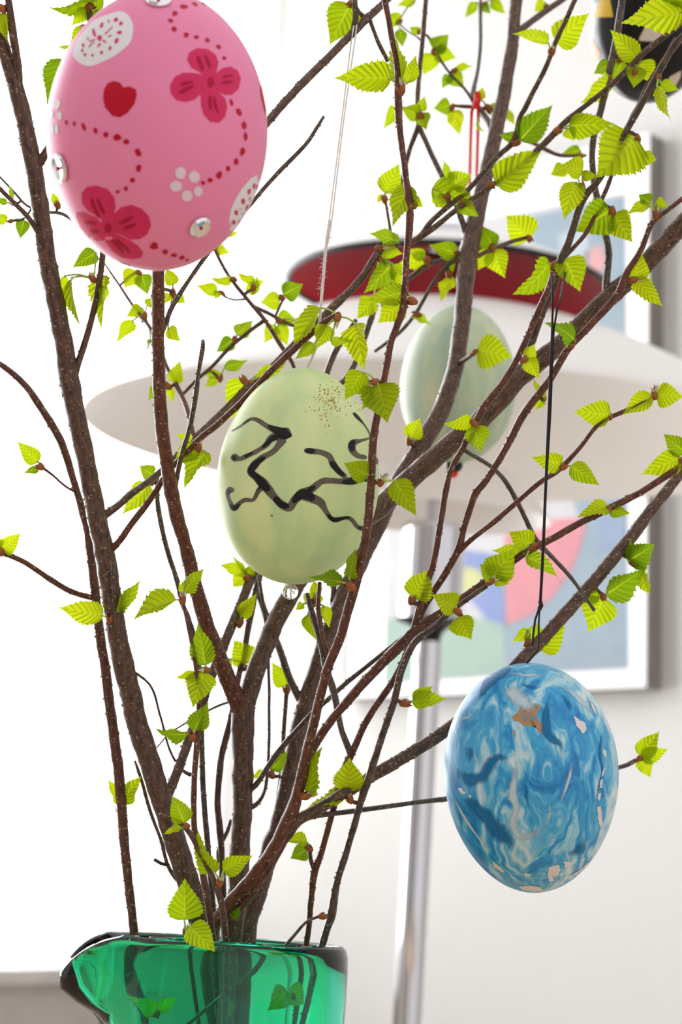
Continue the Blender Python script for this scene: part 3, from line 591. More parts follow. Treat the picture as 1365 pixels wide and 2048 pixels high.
branch('G', 'front branch that forks low and crosses the crack-painted green egg', 430, 1868, .516)
stem('G', 'G', [(560, 2215, 28), (470, 2100, 28), (425, 1880, 30), (450, 1822, 28), (500, 1762, 27), (550, 1692, 25), (576, 1640, 28), (592, 1600, 25), (606, 1540, 23), (627, 1450, 19), (652, 1350, 19), (682, 1270, 19), (705, 1190, 20), (721, 1130, 18), (735, 1055, 17), (741, 990, 17), (746, 900, 16), (750, 860, 15), (760, 808, 14), (779, 700, 14), (793, 655, 14), (808, 610, 16), (813, 520, 13), (820, 432, 16), (812, 350, 13), (801, 270, 13), (797, 205, 16), (795, 140, 12), (785, 80, 12), (771, 0, 12), (764, -50, 12)], [.526, .518, .506, .498, .494, .492], BARKR, 'stem', 1.0)
twig('G', 'G0', 'G', [(440, 1850, 22), (478, 1815, 20), (530, 1745, 19), (568, 1680, 20), (596, 1640, 20)], -.001, BARKR)
twig('G', 'G1', 'G', [(575, 1655, 20), (600, 1640, 18), (640, 1630, 12), (740, 1618, 10), (830, 1605, 10), (900, 1597, 10), (1000, 1580, 9), (1130, 1556, 9), (1240, 1534, 9), (1276, 1519, 9)], .045, BARKG)
twig('G', 'G2', 'G', [(580, 1660, 22), (610, 1632, 23), (640, 1615, 23), (720, 1568, 24), (760, 1543, 25), (830, 1502, 25), (900, 1456, 26), (970, 1400, 27), (1040, 1325, 28), (1100, 1262, 27), (1180, 1172, 26), (1250, 1090, 26), (1310, 1012, 23), (1365, 942, 21), (1420, 870, 20)], .035, BARK, 1.6)
twig('G', 'G3', 'G', [(592, 1612, 20), (605, 1560, 17), (635, 1482, 17), (680, 1420, 18), (750, 1342, 20), (812, 1280, 23), (835, 1258, 20), (900, 1215, 16), (960, 1172, 15), (1000, 1142, 14), (1050, 1106, 15), (1100, 1080, 14), (1160, 1047, 14), (1220, 1016, 14), (1290, 980, 13), (1365, 930, 14), (1420, 890, 13)], -.004, BARKR)
twig('G', 'G4', 'G3', [(826, 1262, 14), (846, 1190, 14), (866, 1130, 13), (877, 1080, 12), (890, 990, 12), (905, 935, 12), (925, 898, 12), (943, 862, 14), (970, 812, 15), (1004, 769, 15), (1041, 706, 13), (1070, 640, 13), (1099, 573, 13), (1107, 545, 12)], -.008, BARKR)
twig('G', 'G5', 'G4', [(925, 900, 10), (945, 910, 9), (982, 933, 9), (1011, 962, 10), (1037, 1008, 10), (1070, 1076, 11), (1085, 1095, 12), (1099, 1108, 9), (1143, 1156, 8), (1189, 1220, 7)], .02, BARKG, early=.014)
cl('G', 'G', 706, 1176, [(686, 1165, 619, 1155, 30), (699, 1158, 712, 1097, 24)], dz=-.001, size=1.3)
cl('G', 'G', 761, 968, [(738, 950, 688, 926, 44), (790, 961, 834, 1033, 48)], pale=True, dz=-.0005)
cl('G', 'G', 752, 762, [(726, 744, 690, 800, 50), (757, 768, 776, 846, 72, D(roll=5)), (742, 776, 715, 788, 20), (745, 785, 722, 822, 20)], pale=True, dz=-.001)
cl('G', 'G', 829, 604, [(812, 584, 732, 601, 42), (804, 607, 756, 646, 50)], pale=True, size=1.15)
cl('G', 'G', 802, 184, [(783, 158, 668, 156, 36, D(roll=-35)), (804, 159, 784, 63, 44), (816, 166, 833, 110, 34, D(z=.004))], pale=True, size=1.25)
cl('G', 'G', 829, 412, [(820, 371, 786, 454, 60, D(roll=30)), (826, 398, 848, 414, 22)], pale=True)
cl('G', 'G1', 1277, 1518, [(1281, 1512, 1320, 1462, 40), (1283, 1516, 1338, 1497, 34), (1284, 1518, 1302, 1556, 32)], size=.8)
cl('G', 'G2', 1272, 1130, [(1256, 1122, 1310, 1088, 50), (1250, 1110, 1263, 1076, 22), (1280, 1140, 1302, 1190, 26)], size=.8)
cl('G', 'G2', 1206, 1190, [(1213, 1190, 1296, 1134, 46, D(fold=.3)), (1208, 1196, 1178, 1264, 80), (1200, 1190, 1148, 1198, 30)], size=.9)
cl('G', 'G2', 1053, 1288, [(1060, 1262, 1025, 1284, 24), (1055, 1260, 1098, 1291, 40), (1082, 1300, 1132, 1248, 52, D(z=.004))])
cl('G', 'G3', 1364, 925, [(1362, 915, 1283, 949, 48), (1372, 904, 1328, 868, 38)])
cl('G', 'G3', 1219, 1016, [(1219, 1017, 1155, 1036, 32, D(curl=.8)), (1219, 1020, 1262, 1027, 26)], size=.7)
cl('G', 'G3', 1068, 1090, [(1066, 1090, 1018, 1063, 50), (1046, 1100, 983, 1100, 24), (1052, 1114, 1117, 1156, 38)])
cl('G', 'G4', 822, 1204, [(826, 1194, 857, 1140, 56)], dz=-.0005)
cl('G', 'G4', 1046, 722, [(1056, 718, 1080, 757, 32), (1056, 716, 1070, 688, 26)], dz=-.001, size=.9)
cl('G', 'G4', 945, 842, [(944, 837, 888, 847, 22, D(roll=-40, curl=.8)), (949, 851, 962, 905, 46)], dz=-.001, size=.9)
cl('G', 'G', 607, 1594, [(620, 1588, 646, 1493, 40)], pale=True, dz=-.001, size=1.1)
cl('G', 'G', 466, 1838, [(466, 1838, 482, 1812, 18)], dz=-.002, size=.5)

branch('H', "upright reddish branch by the jug's right edge, leafy twig near its foot", 615, 1872, .53)
stem('H', 'H', [(480, 2215, 14), (575, 2120, 13), (615, 1875, 12), (622, 1800, 12), (630, 1742, 15), (645, 1700, 12), (666, 1621, 13), (690, 1535, 15), (703, 1510, 14), (740, 1430, 14), (785, 1366, 14), (812, 1310, 14), (844, 1224, 14), (866, 1186, 14), (913, 1108, 15), (930, 1050, 13), (949, 992, 15), (971, 962, 14), (1011, 900, 14), (1048, 828, 16), (1099, 761, 15), (1136, 699, 15), (1169, 664, 14), (1231, 595, 15), (1253, 549, 13), (1282, 501, 12), (1306, 445, 11), (1340, 418, 9), (1380, 386, 9)], [.533, .528, .517, .512, .51, .505], BARKR, 'stem', .9)
twig('H', 'H1', 'H', [(627, 1738, 9), (622, 1720, 9), (620, 1704, 9)], -.002)
twig('H', 'H2', 'H', [(703, 1512, 14), (690, 1478, 13), (681, 1452, 12), (668, 1385, 15), (652, 1335, 14), (640, 1278, 13), (624, 1222, 12), (614, 1188, 9)], .014, BARKG)
twig('H', 'H3', 'H2', [(660, 1345, 12), (655, 1312, 11), (647, 1278, 10), (640, 1240, 10), (637, 1212, 9), (640, 1165, 8)], .002, BARKR)
twig('H', 'H4', 'H', [(913, 1110, 13), (945, 1078, 10), (1000, 1034, 11), (1033, 1006, 10), (1080, 965, 10), (1118, 940, 11), (1158, 898, 9), (1198, 849, 9), (1250, 822, 9), (1305, 798, 9)], -.006, BARKR)
cl('H', 'H1', 621, 1698, [(615, 1685, 562, 1681, 26), (613, 1700, 581, 1717, 40)], pale=False)
cl('H', 'H3', 627, 1208, [(634, 1186, 628, 1162, 28), (628, 1186, 622, 1223, 46), (607, 1208, 592, 1220, 16), (616, 1229, 634, 1281, 32), (648, 1212, 659, 1256, 24)], dz=.008)
cl('H', 'H', 1313, 432, [(1300, 410, 1254, 429, 24), (1301, 406, 1278, 389, 30), (1312, 406, 1337, 413, 30)], pale=True)
cl('H', 'H', 1140, 694, [(1152, 682, 1089, 646, 28, D(roll=40, curl=1))], dz=-.001)
cl('H', 'H', 1086, 802, [(1088, 800, 1067, 756, 22), (1086, 800, 1070, 820, 18)], dz=.002, size=.7)
cl('H', 'H', 1262, 562, [(1272, 560, 1283, 502, 46), (1275, 556, 1328, 612, 34, D(roll=40, curl=.8))], pale=True)
cl('H', 'H4', 1222, 836, [(1222, 830, 1148, 824, 48, D(roll=-15))], size=.7)
cl('H', 'H4', 1310, 794, [(1304, 790, 1245, 830, 38), (1314, 790, 1368, 794, 48)], pale=True)
cl('H', 'H4', 1126, 936, [(1124, 926, 1063, 914, 38), (1142, 932, 1201, 971, 38)], size=.9)

branch('I', 'thin rough stem at the right edge of the jug, reaching to a pale forked tip', 650, 1875, .526)
stem('I', 'I', [(420, 2215, 15), (580, 2120, 15), (648, 1882, 15), (663, 1832, 17), (673, 1771, 15), (690, 1715, 14), (706, 1661, 14), (721, 1606, 15), (743, 1540, 15), (769, 1460, 14), (789, 1399, 14), (802, 1344, 14), (829, 1286, 14), (865, 1258, 12), (900, 1225, 11), (945, 1192, 10), (974, 1172, 9)], [.532, .531, .524, .504, .50], BARKG, 'stem', 1.0)
cl('I', 'I', 978, 1166, [(984, 1155, 1031, 1096, 60), (990, 1156, 960, 1128, 38), (990, 1160, 1020, 1168, 24)], pale=True, dz=-.001)
cl('I', 'I', 913, 1222, [(913, 1212, 864, 1189, 46), (917, 1234, 944, 1280, 54)], dz=-.002)
cl('I', 'I', 806, 1408, [(825, 1404, 894, 1398, 40, D(roll=-30)), (828, 1402, 866, 1372, 30)], size=1.1)
cl('I', 'I', 702, 1602, [(700, 1582, 700, 1514, 62), (690, 1596, 609, 1622, 28)], pale=True)
cl('I', 'I', 668, 1828, [], size=.7)

branch('J', 'slim front stem in the middle of the jug with three pairs of fresh leaves', 422, 1852, .518)
stem('J', 'J', [(500, 2215, 14), (450, 2100, 14), (424, 1860, 14), (404, 1735, 14), (389, 1661, 13), (388, 1606, 12), (389, 1551, 12), (393, 1497, 12), (398, 1405, 10), (392, 1332, 9), (383, 1285, 8), (370, 1219, 8)], [.524, .512, .511, .51, .51], BARKR, 'stem', .6)
cl('J', 'J', 366, 1205, [(352, 1199, 267, 1241, 18, D(roll=60, curl=.5)), (369, 1185, 409, 1137, 30), (367, 1184, 358, 1166, 14)], pale=True)
cl('J', 'J', 416, 1340, [(411, 1331, 396, 1246, 48), (408, 1343, 386, 1416, 58), (390, 1346, 352, 1354, 18)], pale=True, size=.9)
cl('J', 'J', 387, 1478, [(388, 1461, 417, 1404, 40), (376, 1467, 311, 1456, 22)], dz=-.001)

branch('K', 'short dark twig curving left in the front of the jug, with a fan of leaves', 444, 1830, .514)
stem('K', 'K', [(420, 2215, 12), (452, 2000, 13), (448, 1840, 14), (430, 1765, 12), (404, 1713, 11), (382, 1669, 11), (356, 1643, 9), (320, 1628, 7)], [.524, .509, .503, .502], BARK, 'stem', .5)
cl('K', 'K', 376, 1652, [(369, 1646, 344, 1591, 42), (364, 1656, 328, 1669, 14)], size=.8, dz=-.001)
cl('K', 'K', 440, 1770, [(430, 1745, 397, 1661, 40), (447, 1742, 506, 1711, 38)], pale=True, dz=-.001)

branch('L', 'slim back stem rising straight up behind the green egg to a blurred leafy spray', 448, 1850, .556)
stem('L', 'L', [(520, 2215, 15), (470, 2100, 15), (449, 1860, 15), (446, 1771, 14), (441, 1672, 14), (435, 1606, 14), (441, 1526, 14), (452, 1478, 14), (466, 1420, 14), (476, 1358, 13), (489, 1303, 13), (500, 1237, 13), (520, 1150, 13), (560, 1040, 13), (610, 880, 13), (655, 743, 12), (676, 695, 12), (700, 660, 11), (712, 640, 10)], [.540, .555, .56, .572, .59], BARK, 'stem', .5)
twig('L', 'L1', 'L', [(600, 905, 11), (596, 800, 9), (588, 735, 9), (560, 688, 9), (530, 640, 9), (500, 605, 8), (470, 568, 8), (450, 540, 7), (428, 496, 7), (415, 470, 6)], .015, BARKR, .3)
twig('L', 'L2', 'L1', [(532, 642, 9), (500, 662, 8), (460, 695, 8), (425, 732, 8), (395, 758, 8), (366, 788, 7)], .008, BARK, .3)
twig('L', 'L3', 'L1', [(508, 614, 7), (540, 628, 7), (570, 645, 8), (600, 655, 6)], .004, BARK, .2)
twig('L', 'L4', 'L1', [(490, 603, 5), (470, 600, 4), (455, 596, 4)], .004, BARK, .1)
twig('L', 'L5', 'L3', [(550, 634, 5), (560, 612, 5), (566, 600, 5)], .002, BARK, .1)
twig('L', 'L6', 'L', [(640, 795, 12), (685, 765, 12), (706, 735, 13), (725, 690, 12), (743, 636, 13), (752, 610, 12)], .008, BARKG, .3)
twig('L', 'L7', 'L', [(420, 1745, 10), (437, 1703, 10), (455, 1662, 9), (462, 1640, 8)], .004, BARKG, .3)
twig('L', 'L8', 'L', [(448, 1400, 5), (419, 1420, 5), (345, 1463, 4), (314, 1495, 4)], .01, BARKG, .1)
cl('L', 'L', 503, 1340, [(498, 1326, 468, 1281, 54), (452, 1318, 461, 1346, 18)])
cl('L', 'L2', 440, 760, [(443, 748, 404, 748, 18), (449, 735, 498, 719, 24), (432, 757, 411, 774, 20)], size=.8)
cl('L', 'L1', 508, 578, [(508, 560, 475, 545, 18), (504, 590, 516, 553, 24), (508, 572, 528, 560, 14)], size=.8)
cl('L', 'L5', 567, 597, [(567, 590, 607, 568, 40), (560, 600, 521, 605, 34)], size=.7)
cl('L', 'L3', 555, 640, [(556, 634, 597, 643, 30), (550, 650, 529, 686, 28), (557, 650, 576, 692, 30), (600, 645, 619, 630, 18)], size=.8)
cl('L', 'L2', 470, 682, [(474, 670, 507, 641, 34), (466, 680, 433, 704, 30)], size=.7)
cl('L', 'L4', 446, 588, [(435, 583, 393, 571, 26), (438, 582, 430, 600, 16)], size=.7)
cl('L', 'L1', 470, 560, [(463, 557, 420, 555, 18)], size=.8)
cl('L', 'L1', 428, 498, [(431, 497, 460, 506, 24), (455, 470, 478, 465, 12)], size=.6)

branch('M', 'thin grey stem behind the left arm of the forked branch, two ragged leaves on top', 415, 1350, .55)
stem('M', 'M', [(455, 2215, 12), (445, 2100, 12), (430, 1860, 12), (408, 1600, 12), (402, 1420, 12), (395, 1310, 12), (378, 1240, 11), (366, 1211, 11), (352, 1156, 11), (330, 1083, 11), (316, 1012, 11), (315, 955, 9)], [.538, .551, .556, .556], BARKG, 'stem', .8)
cl('M', 'M', 304, 966, [(306, 950, 279, 931, 34), (299, 968, 244, 1030, 44)])

branch('N', 'tiny twig at the jug rim holding one upright and one drooping leaf', 372, 1866, .503)
stem('N', 'N', [(415, 2160, 8), (388, 1960, 8), (376, 1892, 9), (371, 1866, 9)], [.522, .5095, .5065], BARKR, 'stem', .2)
cl('N', 'N', 371, 1868, [(369, 1840, 370, 1756, 66, D(roll=5, curl=.3)), (380, 1853, 431, 1904, 50, D(z=-.0105, dz=-.1, curl=.7))], pale=True, size=.9)

branch('O', 'thin bare twig with one closed bud over the right side of the jug rim', 610, 1846, .53)
stem('O', 'O', [(340, 2080, 7), (460, 1980, 8), (540, 1925, 8), (585, 1875, 7), (612, 1845, 6), (630, 1836, 6)], [.507, .511, .514, .515], BARKG, 'stem', .4)
cl('O', 'O', 642, 1833, [], size=.95)
# leaves that stand inside the glass
cl('A', 'A', 315, 2030, [(312, 2022, 268, 1995, 34), (318, 2018, 358, 1992, 26)], dz=-.004, size=.8)
cl('H', 'H', 590, 2000, [(575, 1985, 534, 2020, 40), (580, 1982, 612, 2008, 40)], dz=-.003, size=.8)
cl('G', 'G', 455, 2040, [(458, 2030, 428, 1996, 40)], dz=-.003, size=.8)
# ------------------------------------------------------------------ painted eggs
def eggmesh(hw, hh, fat, nseg=96, nr=64):
    """half width, half height, fat > 0: fuller upper end"""
    v, f = [], []
    for i in range(nr + 1):
        a = math.pi * i / nr; z = math.cos(a); s = math.sin(a)
        r = hw * s * (1 + fat * z) * (1 + .02 * s * s) / 1.02
        for k in range(nseg): v.append((r * math.cos(math.tau * k / nseg), r * math.sin(math.tau * k / nseg), hh * z))
    for i in range(nr):
        for k in range(nseg): k2 = (k + 1) % nseg; f.append((i * nseg + k, (i + 1) * nseg + k, (i + 1) * nseg + k2, i * nseg + k2))
    me = mesh(v, f); bm = bmesh.new(); bm.from_mesh(me); bmesh.ops.remove_doubles(bm, verts=bm.verts, dist=1e-7); bmesh.ops.recalc_face_normals(bm, faces=bm.faces); bm.to_mesh(me); bm.free()
    me.polygons.foreach_set('use_smooth', [True] * len(me.polygons)); return me
class Egg:
    def __init__(s, label, x, y, z, wpx, hpx, lean, fat, m, cat='egg'):
        s.z = z; s.c = pt(x, y, z); U = z / F
        ax = (UP * math.cos(math.radians(lean)) + RT * math.sin(math.radians(lean))).normalized(); s.ax = ax
        q = Vector((0, 0, 1)).rotation_difference(ax).to_matrix().to_4x4(); q.translation = s.c
        s.t = thing('easter_egg', label, cat, s.c, 'painted eggs hanging on the branches')
        me = eggmesh(wpx / 2 * U, hpx / 2 * U, fat); 
        s.o = bpy.data.objects.new('shell', me); COL.objects.link(s.o); me.materials.append(m); s.o.parent = s.t; 
        q0 = q.copy(); q0.translation = (0, 0, 0); s.o.matrix_local = q0
        s.top = s.c + ax * hpx / 2 * U; s.bot = s.c - ax * hpx / 2 * U; s.U = U
        s.bvh = BVHTree.FromPolygons([q @ w.co for w in me.vertices], [tuple(p.vertices) for p in me.polygons])
    def hit(s, x, y):
        """the point of the shell seen at a pixel; beyond the outline the point nearest to it"""
        d = ray(x, y).normalized(); l, n, i, di = s.bvh.ray_cast(CAM, d)
        if l is None:
            l, n, i, di = s.bvh.find_nearest(pt(x, y, s.z))
        return l, n
    def paint(s, name, polys, m, lay=1, lift=.00006):
        """flat paint: every polygon a list of pixels, fanned from its centre with inner rings so that it hugs the shell"""
        v, f = [], []
        for pts in polys:
            cx = sum(p[0] for p in pts) / len(pts); cy = sum(p[1] for p in pts) / len(pts); n = len(pts); k0 = len(v)
            big = max(math.hypot(p[0] - cx, p[1] - cy) for p in pts); rings = max(1, int(big / 9))
            l, nn = s.hit(cx, cy); v.append(l + nn * lift * lay)
            for r in range(1, rings + 1):
                for p in pts:
                    l, nn = s.hit(cx + (p[0] - cx) * r / rings, cy + (p[1] - cy) * r / rings); v.append(l + nn * lift * lay)
            for k in range(n): f.append((k0, k0 + 1 + k, k0 + 1 + (k + 1) % n))
            for r in range(1, rings):
                for k in range(n): a = k0 + 1 + (r - 1) * n; b = k0 + 1 + r * n; f.append((a + k, b + k, b + (k + 1) % n, a + (k + 1) % n))
        return obj(name, mesh(v, f), m, s.t)
    def stroke(s, name, lines, m, lay=1, lift=.00006):
        v, f, uv = [], [], []
        for L_ in lines:
            S = catmull([Vector((p[0], p[1], p[2])) for p in L_], 4); k0 = len(v)
            for i, p in enumerate(S):
                t = (S[min(i + 1, len(S) - 1)] - S[max(i - 1, 0)]); t = Vector((t.x, t.y)).normalized(); nx, ny = -t.y, t.x
                w = p[2] / 2 * (1 + .15 * noise.noise(Vector((p[0] * .07, p[1] * .07, 3))))
                if i in (0, len(S) - 1): w *= .5
                for k in (-1, -.5, 0, .5, 1): l, nn = s.hit(p[0] + nx * w * k, p[1] + ny * w * k); v.append(l + nn * lift * lay); uv.append((.5 + k / 2, min(i, len(S) - 1 - i) / max(8, len(S) * .3)))
            for i in range(len(S) - 1):
                for j in range(4): a = k0 + i * 5 + j; f.append((a, a + 1, a + 6, a + 5))
        return obj(name, mesh(v, f, True, uv), m, s.t)
    def string(s, name, pts, r, m):
        C = catmull(pts, .003); v, f, uv = tube(C, [r] * len(C), 6); return obj(name, mesh(v, f, True, uv), m, s.t)
def ell(cx, cy, rx, ry, rot=0, n=20, wob=0, sd=0):
    rr = math.radians(rot); R = []
    for k in range(n):
        a = k / n * math.tau; w = 1 + wob * noise.noise(Vector((math.cos(a) * 1.5, math.sin(a) * 1.5, sd + cx)))
        x, y = rx * w * math.cos(a), ry * w * math.sin(a); R.append((cx + x * math.cos(rr) - y * math.sin(rr), cy + x * math.sin(rr) + y * math.cos(rr)))
    return R
def eggshell(name, col, rough, amt, sc_, bump=.15, spec=.2, coat=0): return pbr(name, col, rough, 0, amt, sc_, spec, bump, coat)
# ---- the pink egg
PK = Egg('large glossy pink egg painted with red flowers, a heart and dotted lines', 315, 262, .43, 441, 558, 2, -.015, eggshell('pink_glaze', (.86, .25, .44), .42, .02, 250, .05))
P_FL = eggshell('paint_raspberry', (.66, .025, .12), .5, .12, 200); P_RED = eggshell('paint_red', (.50, .002, .022), .45, .05, 300); P_DK = eggshell('paint_crimson', (.42, .002, .035), .5, .1, 300)
P_WH = eggshell('paint_white', (.80, .76, .78), .5, .03, 300); P_PW = eggshell('paint_pink_white', (.80, .62, .70), .5, .06, 300)
def z1(x, y): return (60 + x / 2.73, y / 2.73)
def flower(c, petals, veins, heart):
    PK.paint('painted_flower', [ell(*p) for p in petals], P_FL, 1)
    PK.stroke('painted_flower_veins', veins, P_DK, 2.5)
    PK.paint('painted_flower_centre', [ell(*heart, wob=.3)], P_DK, 2.8)
def zs_(L_): return [[(60 + a / 2.73, b / 2.73, w) for a, b, w in l] for l in L_]
PK.paint('painted_flower', [[z1(*p) for p in P] for P in (
    [(985, 450), (935, 400), (880, 370), (858, 325), (870, 285), (915, 263), (970, 268), (1015, 300), (1030, 340), (1018, 400)],
    [(985, 450), (1018, 400), (1050, 372), (1095, 363), (1135, 385), (1152, 430), (1140, 485), (1105, 518), (1065, 520), (1030, 500)],
    [(985, 450), (1030, 500), (1068, 540), (1078, 585), (1065, 640), (1030, 672), (985, 665), (950, 630), (935, 580), (930, 515)],
    [(985, 450), (930, 515), (900, 545), (850, 558), (800, 548), (768, 510), (765, 465), (790, 420), (835, 398), (890, 398), (935, 405)])], P_FL, 1)
PK.stroke('painted_flower_veins', zs_([[(915, 305, 5), (930, 345, 8), (945, 385, 6)], [(955, 300, 4), (970, 335, 6), (985, 372, 5)], [(1045, 425, 3), (1075, 415, 5), (1110, 415, 4)], [(1045, 450, 3), (1080, 450, 6), (1112, 445, 4)], [(985, 520, 4), (982, 560, 6), (990, 600, 4)], [(1005, 530, 4), (1012, 575, 5), (1030, 620, 3)], [(820, 465, 5), (850, 455, 7), (890, 448, 4)], [(815, 510, 6), (850, 490, 8), (895, 468, 4)]]), P_DK, 2.5)
PK.paint('painted_flower_centre', [ell(*z1(985, 450), 6, 10, 0, 14, .3)], P_DK, 2.8)
PK.paint('painted_flower', [[z1(*p) for p in P] for P in (
    [(425, 1245), (385, 1190), (320, 1155), (285, 1110), (282, 1055), (310, 1020), (365, 1013), (425, 1032), (460, 1075), (468, 1130), (455, 1185)],
    [(425, 1245), (455, 1170), (500, 1130), (555, 1118), (610, 1138), (650, 1180), (662, 1230), (640, 1280), (600, 1305), (550, 1308), (490, 1280)],
    [(425, 1245), (490, 1285), (545, 1310), (590, 1340), (618, 1375), (612, 1405), (560, 1415), (500, 1405), (450, 1370), (410, 1315)],
    [(425, 1245), (410, 1310), (370, 1318), (320, 1295), (275, 1240), (255, 1190), (253, 1155), (300, 1158), (360, 1185)])], P_FL, 1)
PK.stroke('painted_flower_veins', zs_([[(335, 1080, 4), (350, 1130, 7), (380, 1190, 4)], [(368, 1080, 4), (385, 1125, 7), (408, 1170, 4)], [(485, 1220, 3), (520, 1205, 8), (565, 1180, 5)], [(510, 1250, 3), (545, 1235, 7), (580, 1222, 3)], [(300, 1212, 5), (330, 1217, 7), (362, 1222, 4)], [(330, 1260, 5), (355, 1264, 7), (380, 1262, 4)], [(445, 1310, 5), (480, 1345, 7), (510, 1380, 4)], [(470, 1305, 4), (510, 1340, 6), (550, 1380, 3)]]), P_DK, 2.5)
PK.paint('painted_flower_centre', [ell(*z1(428, 1245), 7, 9, 0, 14, .3)], P_DK, 2.8)
PK.paint('painted_flower', [ell(*z1(985, 450), 20, 20)], P_FL, 1.2); PK.paint('painted_flower', [ell(*z1(428, 1245), 18, 18)], P_FL, 1.2)
PK.paint('painted_heart', [[z1(*p) for p in ((425, 455), (455, 443), (490, 450), (512, 478), (545, 472), (580, 490), (584, 520), (570, 570), (530, 620), (490, 641), (450, 632), (410, 585), (400, 540), (405, 490))]], P_RED, 1.5)
ov = ell(209, 78, 68, 42, -38, 40, .12)
PK.paint('painted_oval', [ov], P_WH, 1)
PK.paint('painted_oval_dots', [ell(*z1(x, y), rx, ry, ro, 10, .4) for x, y, rx, ry, ro in ((382, 208, 5, 6, 0), (393, 140, 3, 6, 20), (430, 118, 2, 3, 0), (470, 108, 4, 5, 30), (498, 130, 3.5, 5, 40), (490, 178, 4, 5, 60), (475, 223, 4, 6, 30), (438, 264, 3, 5, 20), (393, 289, 3, 4, 0), (343, 303, 2.5, 3, 0), (303, 300, 3, 3, 0), (287, 277, 2.5, 3.5, 0), (293, 248, 2.5, 4, 0), (318, 212, 2, 2, 0), (352, 180, 3, 8, -15), (380, 247, 2, 5, 40), (408, 228, 2, 5, -50), (420, 180, 1.5, 5, 45), (440, 160, 1.2, 8, 45), (437, 198, 1.2, 6, 75), (340, 222, 1.2, 6, 75), (345, 235, 1.2, 5, 60), (330, 250, 1.2, 5, 40))], P_FL, 2.2)
PK.paint('painted_oval', [[z1(*p) for p in ((1240, 955), (1205, 975), (1160, 1025), (1120, 1090), (1095, 1150), (1086, 1215), (1092, 1260), (1110, 1258), (1150, 1205), (1200, 1135), (1235, 1060), (1256, 985))]], P_WH, 1)
PK.paint('painted_oval_dots', [ell(*z1(x, y), rx, ry, ro, 10, .4) for x, y, rx, ry, ro in ((1196, 1045, 3, 7, 15), (1222, 1015, 2.5, 6, 10), (1238, 1020, 1.5, 6, 10), (1162, 1098, 4, 6, 0), (1126, 1160, 3.5, 5, 0), (1113, 1212, 3.5, 5, 10), (1184, 1130, 2, 6, 25), (1200, 1085, 1.2, 5, 0), (1150, 1140, 2, 1, 0), (1160, 1165, 3, 1, -15), (1138, 1205, 1, 3, 30))], P_FL, 2.2)
def dots(L_, m=P_RED): PK.paint('painted_dots', [ell(*z1(x, y), rx, ry, ro, 12, .35, i) for i, (x, y, rx, ry, ro) in enumerate(L_)], m, 1.6)
dots([(243, 675, 3, 5, 0), (294, 692, 4, 8, -20), (358, 713, 4, 6, -20), (417, 735, 6, 6, -20), (477, 750, 9, 6, 0), (528, 775, 6, 5, 0), (591, 832, 6, 8, -30), (594, 918, 5.5, 8, 0), (561, 984, 5, 5, 0), (525, 1030, 5, 4, 30), (480, 1046, 4.5, 3.5, 0), (200, 668, 3, 5, 0)])
dots([(950, 15, 5, 4, 40), (900, 22, 6, 3, 30), (840, 37, 8, 4, 0), (791, 75, 6, 5, 10), (768, 113, 6, 4, 10), (787, 160, 6, 5, 20), (854, 192, 5, 5, 45), (909, 203, 5, 4, 0), (970, 220, 5, 4, 40), (1030, 257, 6, 4, 45), (1060, 318, 4, 4, 0)])
dots([(1100, 560, 3.5, 7, -15), (1140, 612, 5, 9, -20), (1170, 684, 4.5, 8, -5), (1177, 745, 4, 8, 0), (1159, 826, 5, 8, 5), (1126, 882, 4.5, 7, 10), (1082, 921, 4.5, 6, 10), (1033, 956, 6, 7, 20), (983, 984, 5, 5, 0), (945, 998, 4.5, 4, 30)])
dots([(680, 1343, 8, 7, 0), (738, 1375, 6, 5, 0), (787, 1392, 6, 4, 0), (830, 1406, 6, 4, -20), (860, 1418, 4, 2, -20)])
PK.paint('painted_white_flower', [ell(*z1(x, y), rx, ry, 0, 14, .15) for x, y, rx, ry in ((822, 944, 11, 12), (897, 967, 11, 12), (797, 1017, 12, 11), (918, 1044, 9, 10), (858, 1068, 11, 11))], P_PW, 1.6)
PK.paint('painted_white_flower', [ell(*z1(x, y), rx, ry, ro, 14, .15) for x, y, rx, ry, ro in ((153, 570, 5, 10, 10), (163, 632, 5, 8, 0), (122, 622, 3, 8, 0), (146, 705, 4, 10, 0), (124, 705, 3, 10, 0))], P_WH, 1.6)
PK.paint('painted_white_flower', [ell(*z1(x, y), rx, ry, ro, 14, .15) for x, y, rx, ry, ro in ((1000, 30, 10, 5, 35), (1065, 70, 9, 4, 45))], P_PW, 1.6)
for P in [[z1(1255, 462), z1(1266, 470), z1(1290, 600), z1(1288, 632), z1(1278, 600), z1(1258, 520)], [z1(1095, 85), z1(1118, 105), z1(1112, 112)], [z1(480, 1425), z1(545, 1445), z1(550, 1455), z1(500, 1440)]]: PK.paint('painted_dash', [P], P_RED, 1.5)
M_SEQ = pbr('sequin_foil', (.82, .80, .80), .14, 1, .05, 300)
for px, py, rx, ry in ((317, 2, 25, 21), (122, 336, 13, 28), (400, 453, 23, 21)):
    l, n = PK.hit(px, py); R = max(rx, ry) * PK.U; h = .0007
    pf = [(R * .14, .0003), (R * .16, h * .8), (R * .6, h * .9), (R * .82, h * 1.2), (R, h * .4), (R, .0), (R * .14, 0), (R * .14, .0003)]
    obj('sequin', lathe(pf, l + n * .0001, n, 40), M_SEQ, PK.t)
    obj('sequin_bead', lathe([(R * .15, .0005), (R * .10, .0009), (0, .001)], l + n * .0001, n, 16), P_DK, PK.t)
M_THR = pbr('white_twine', (.78, .75, .70), .8, 0, .15, 900); M_BTHR = pbr('black_thread', (.02, .018, .018), .6, 0, .2, 900); M_RTHR = pbr('red_thread', (.80, .02, .012), .6, 0, .1, 900)
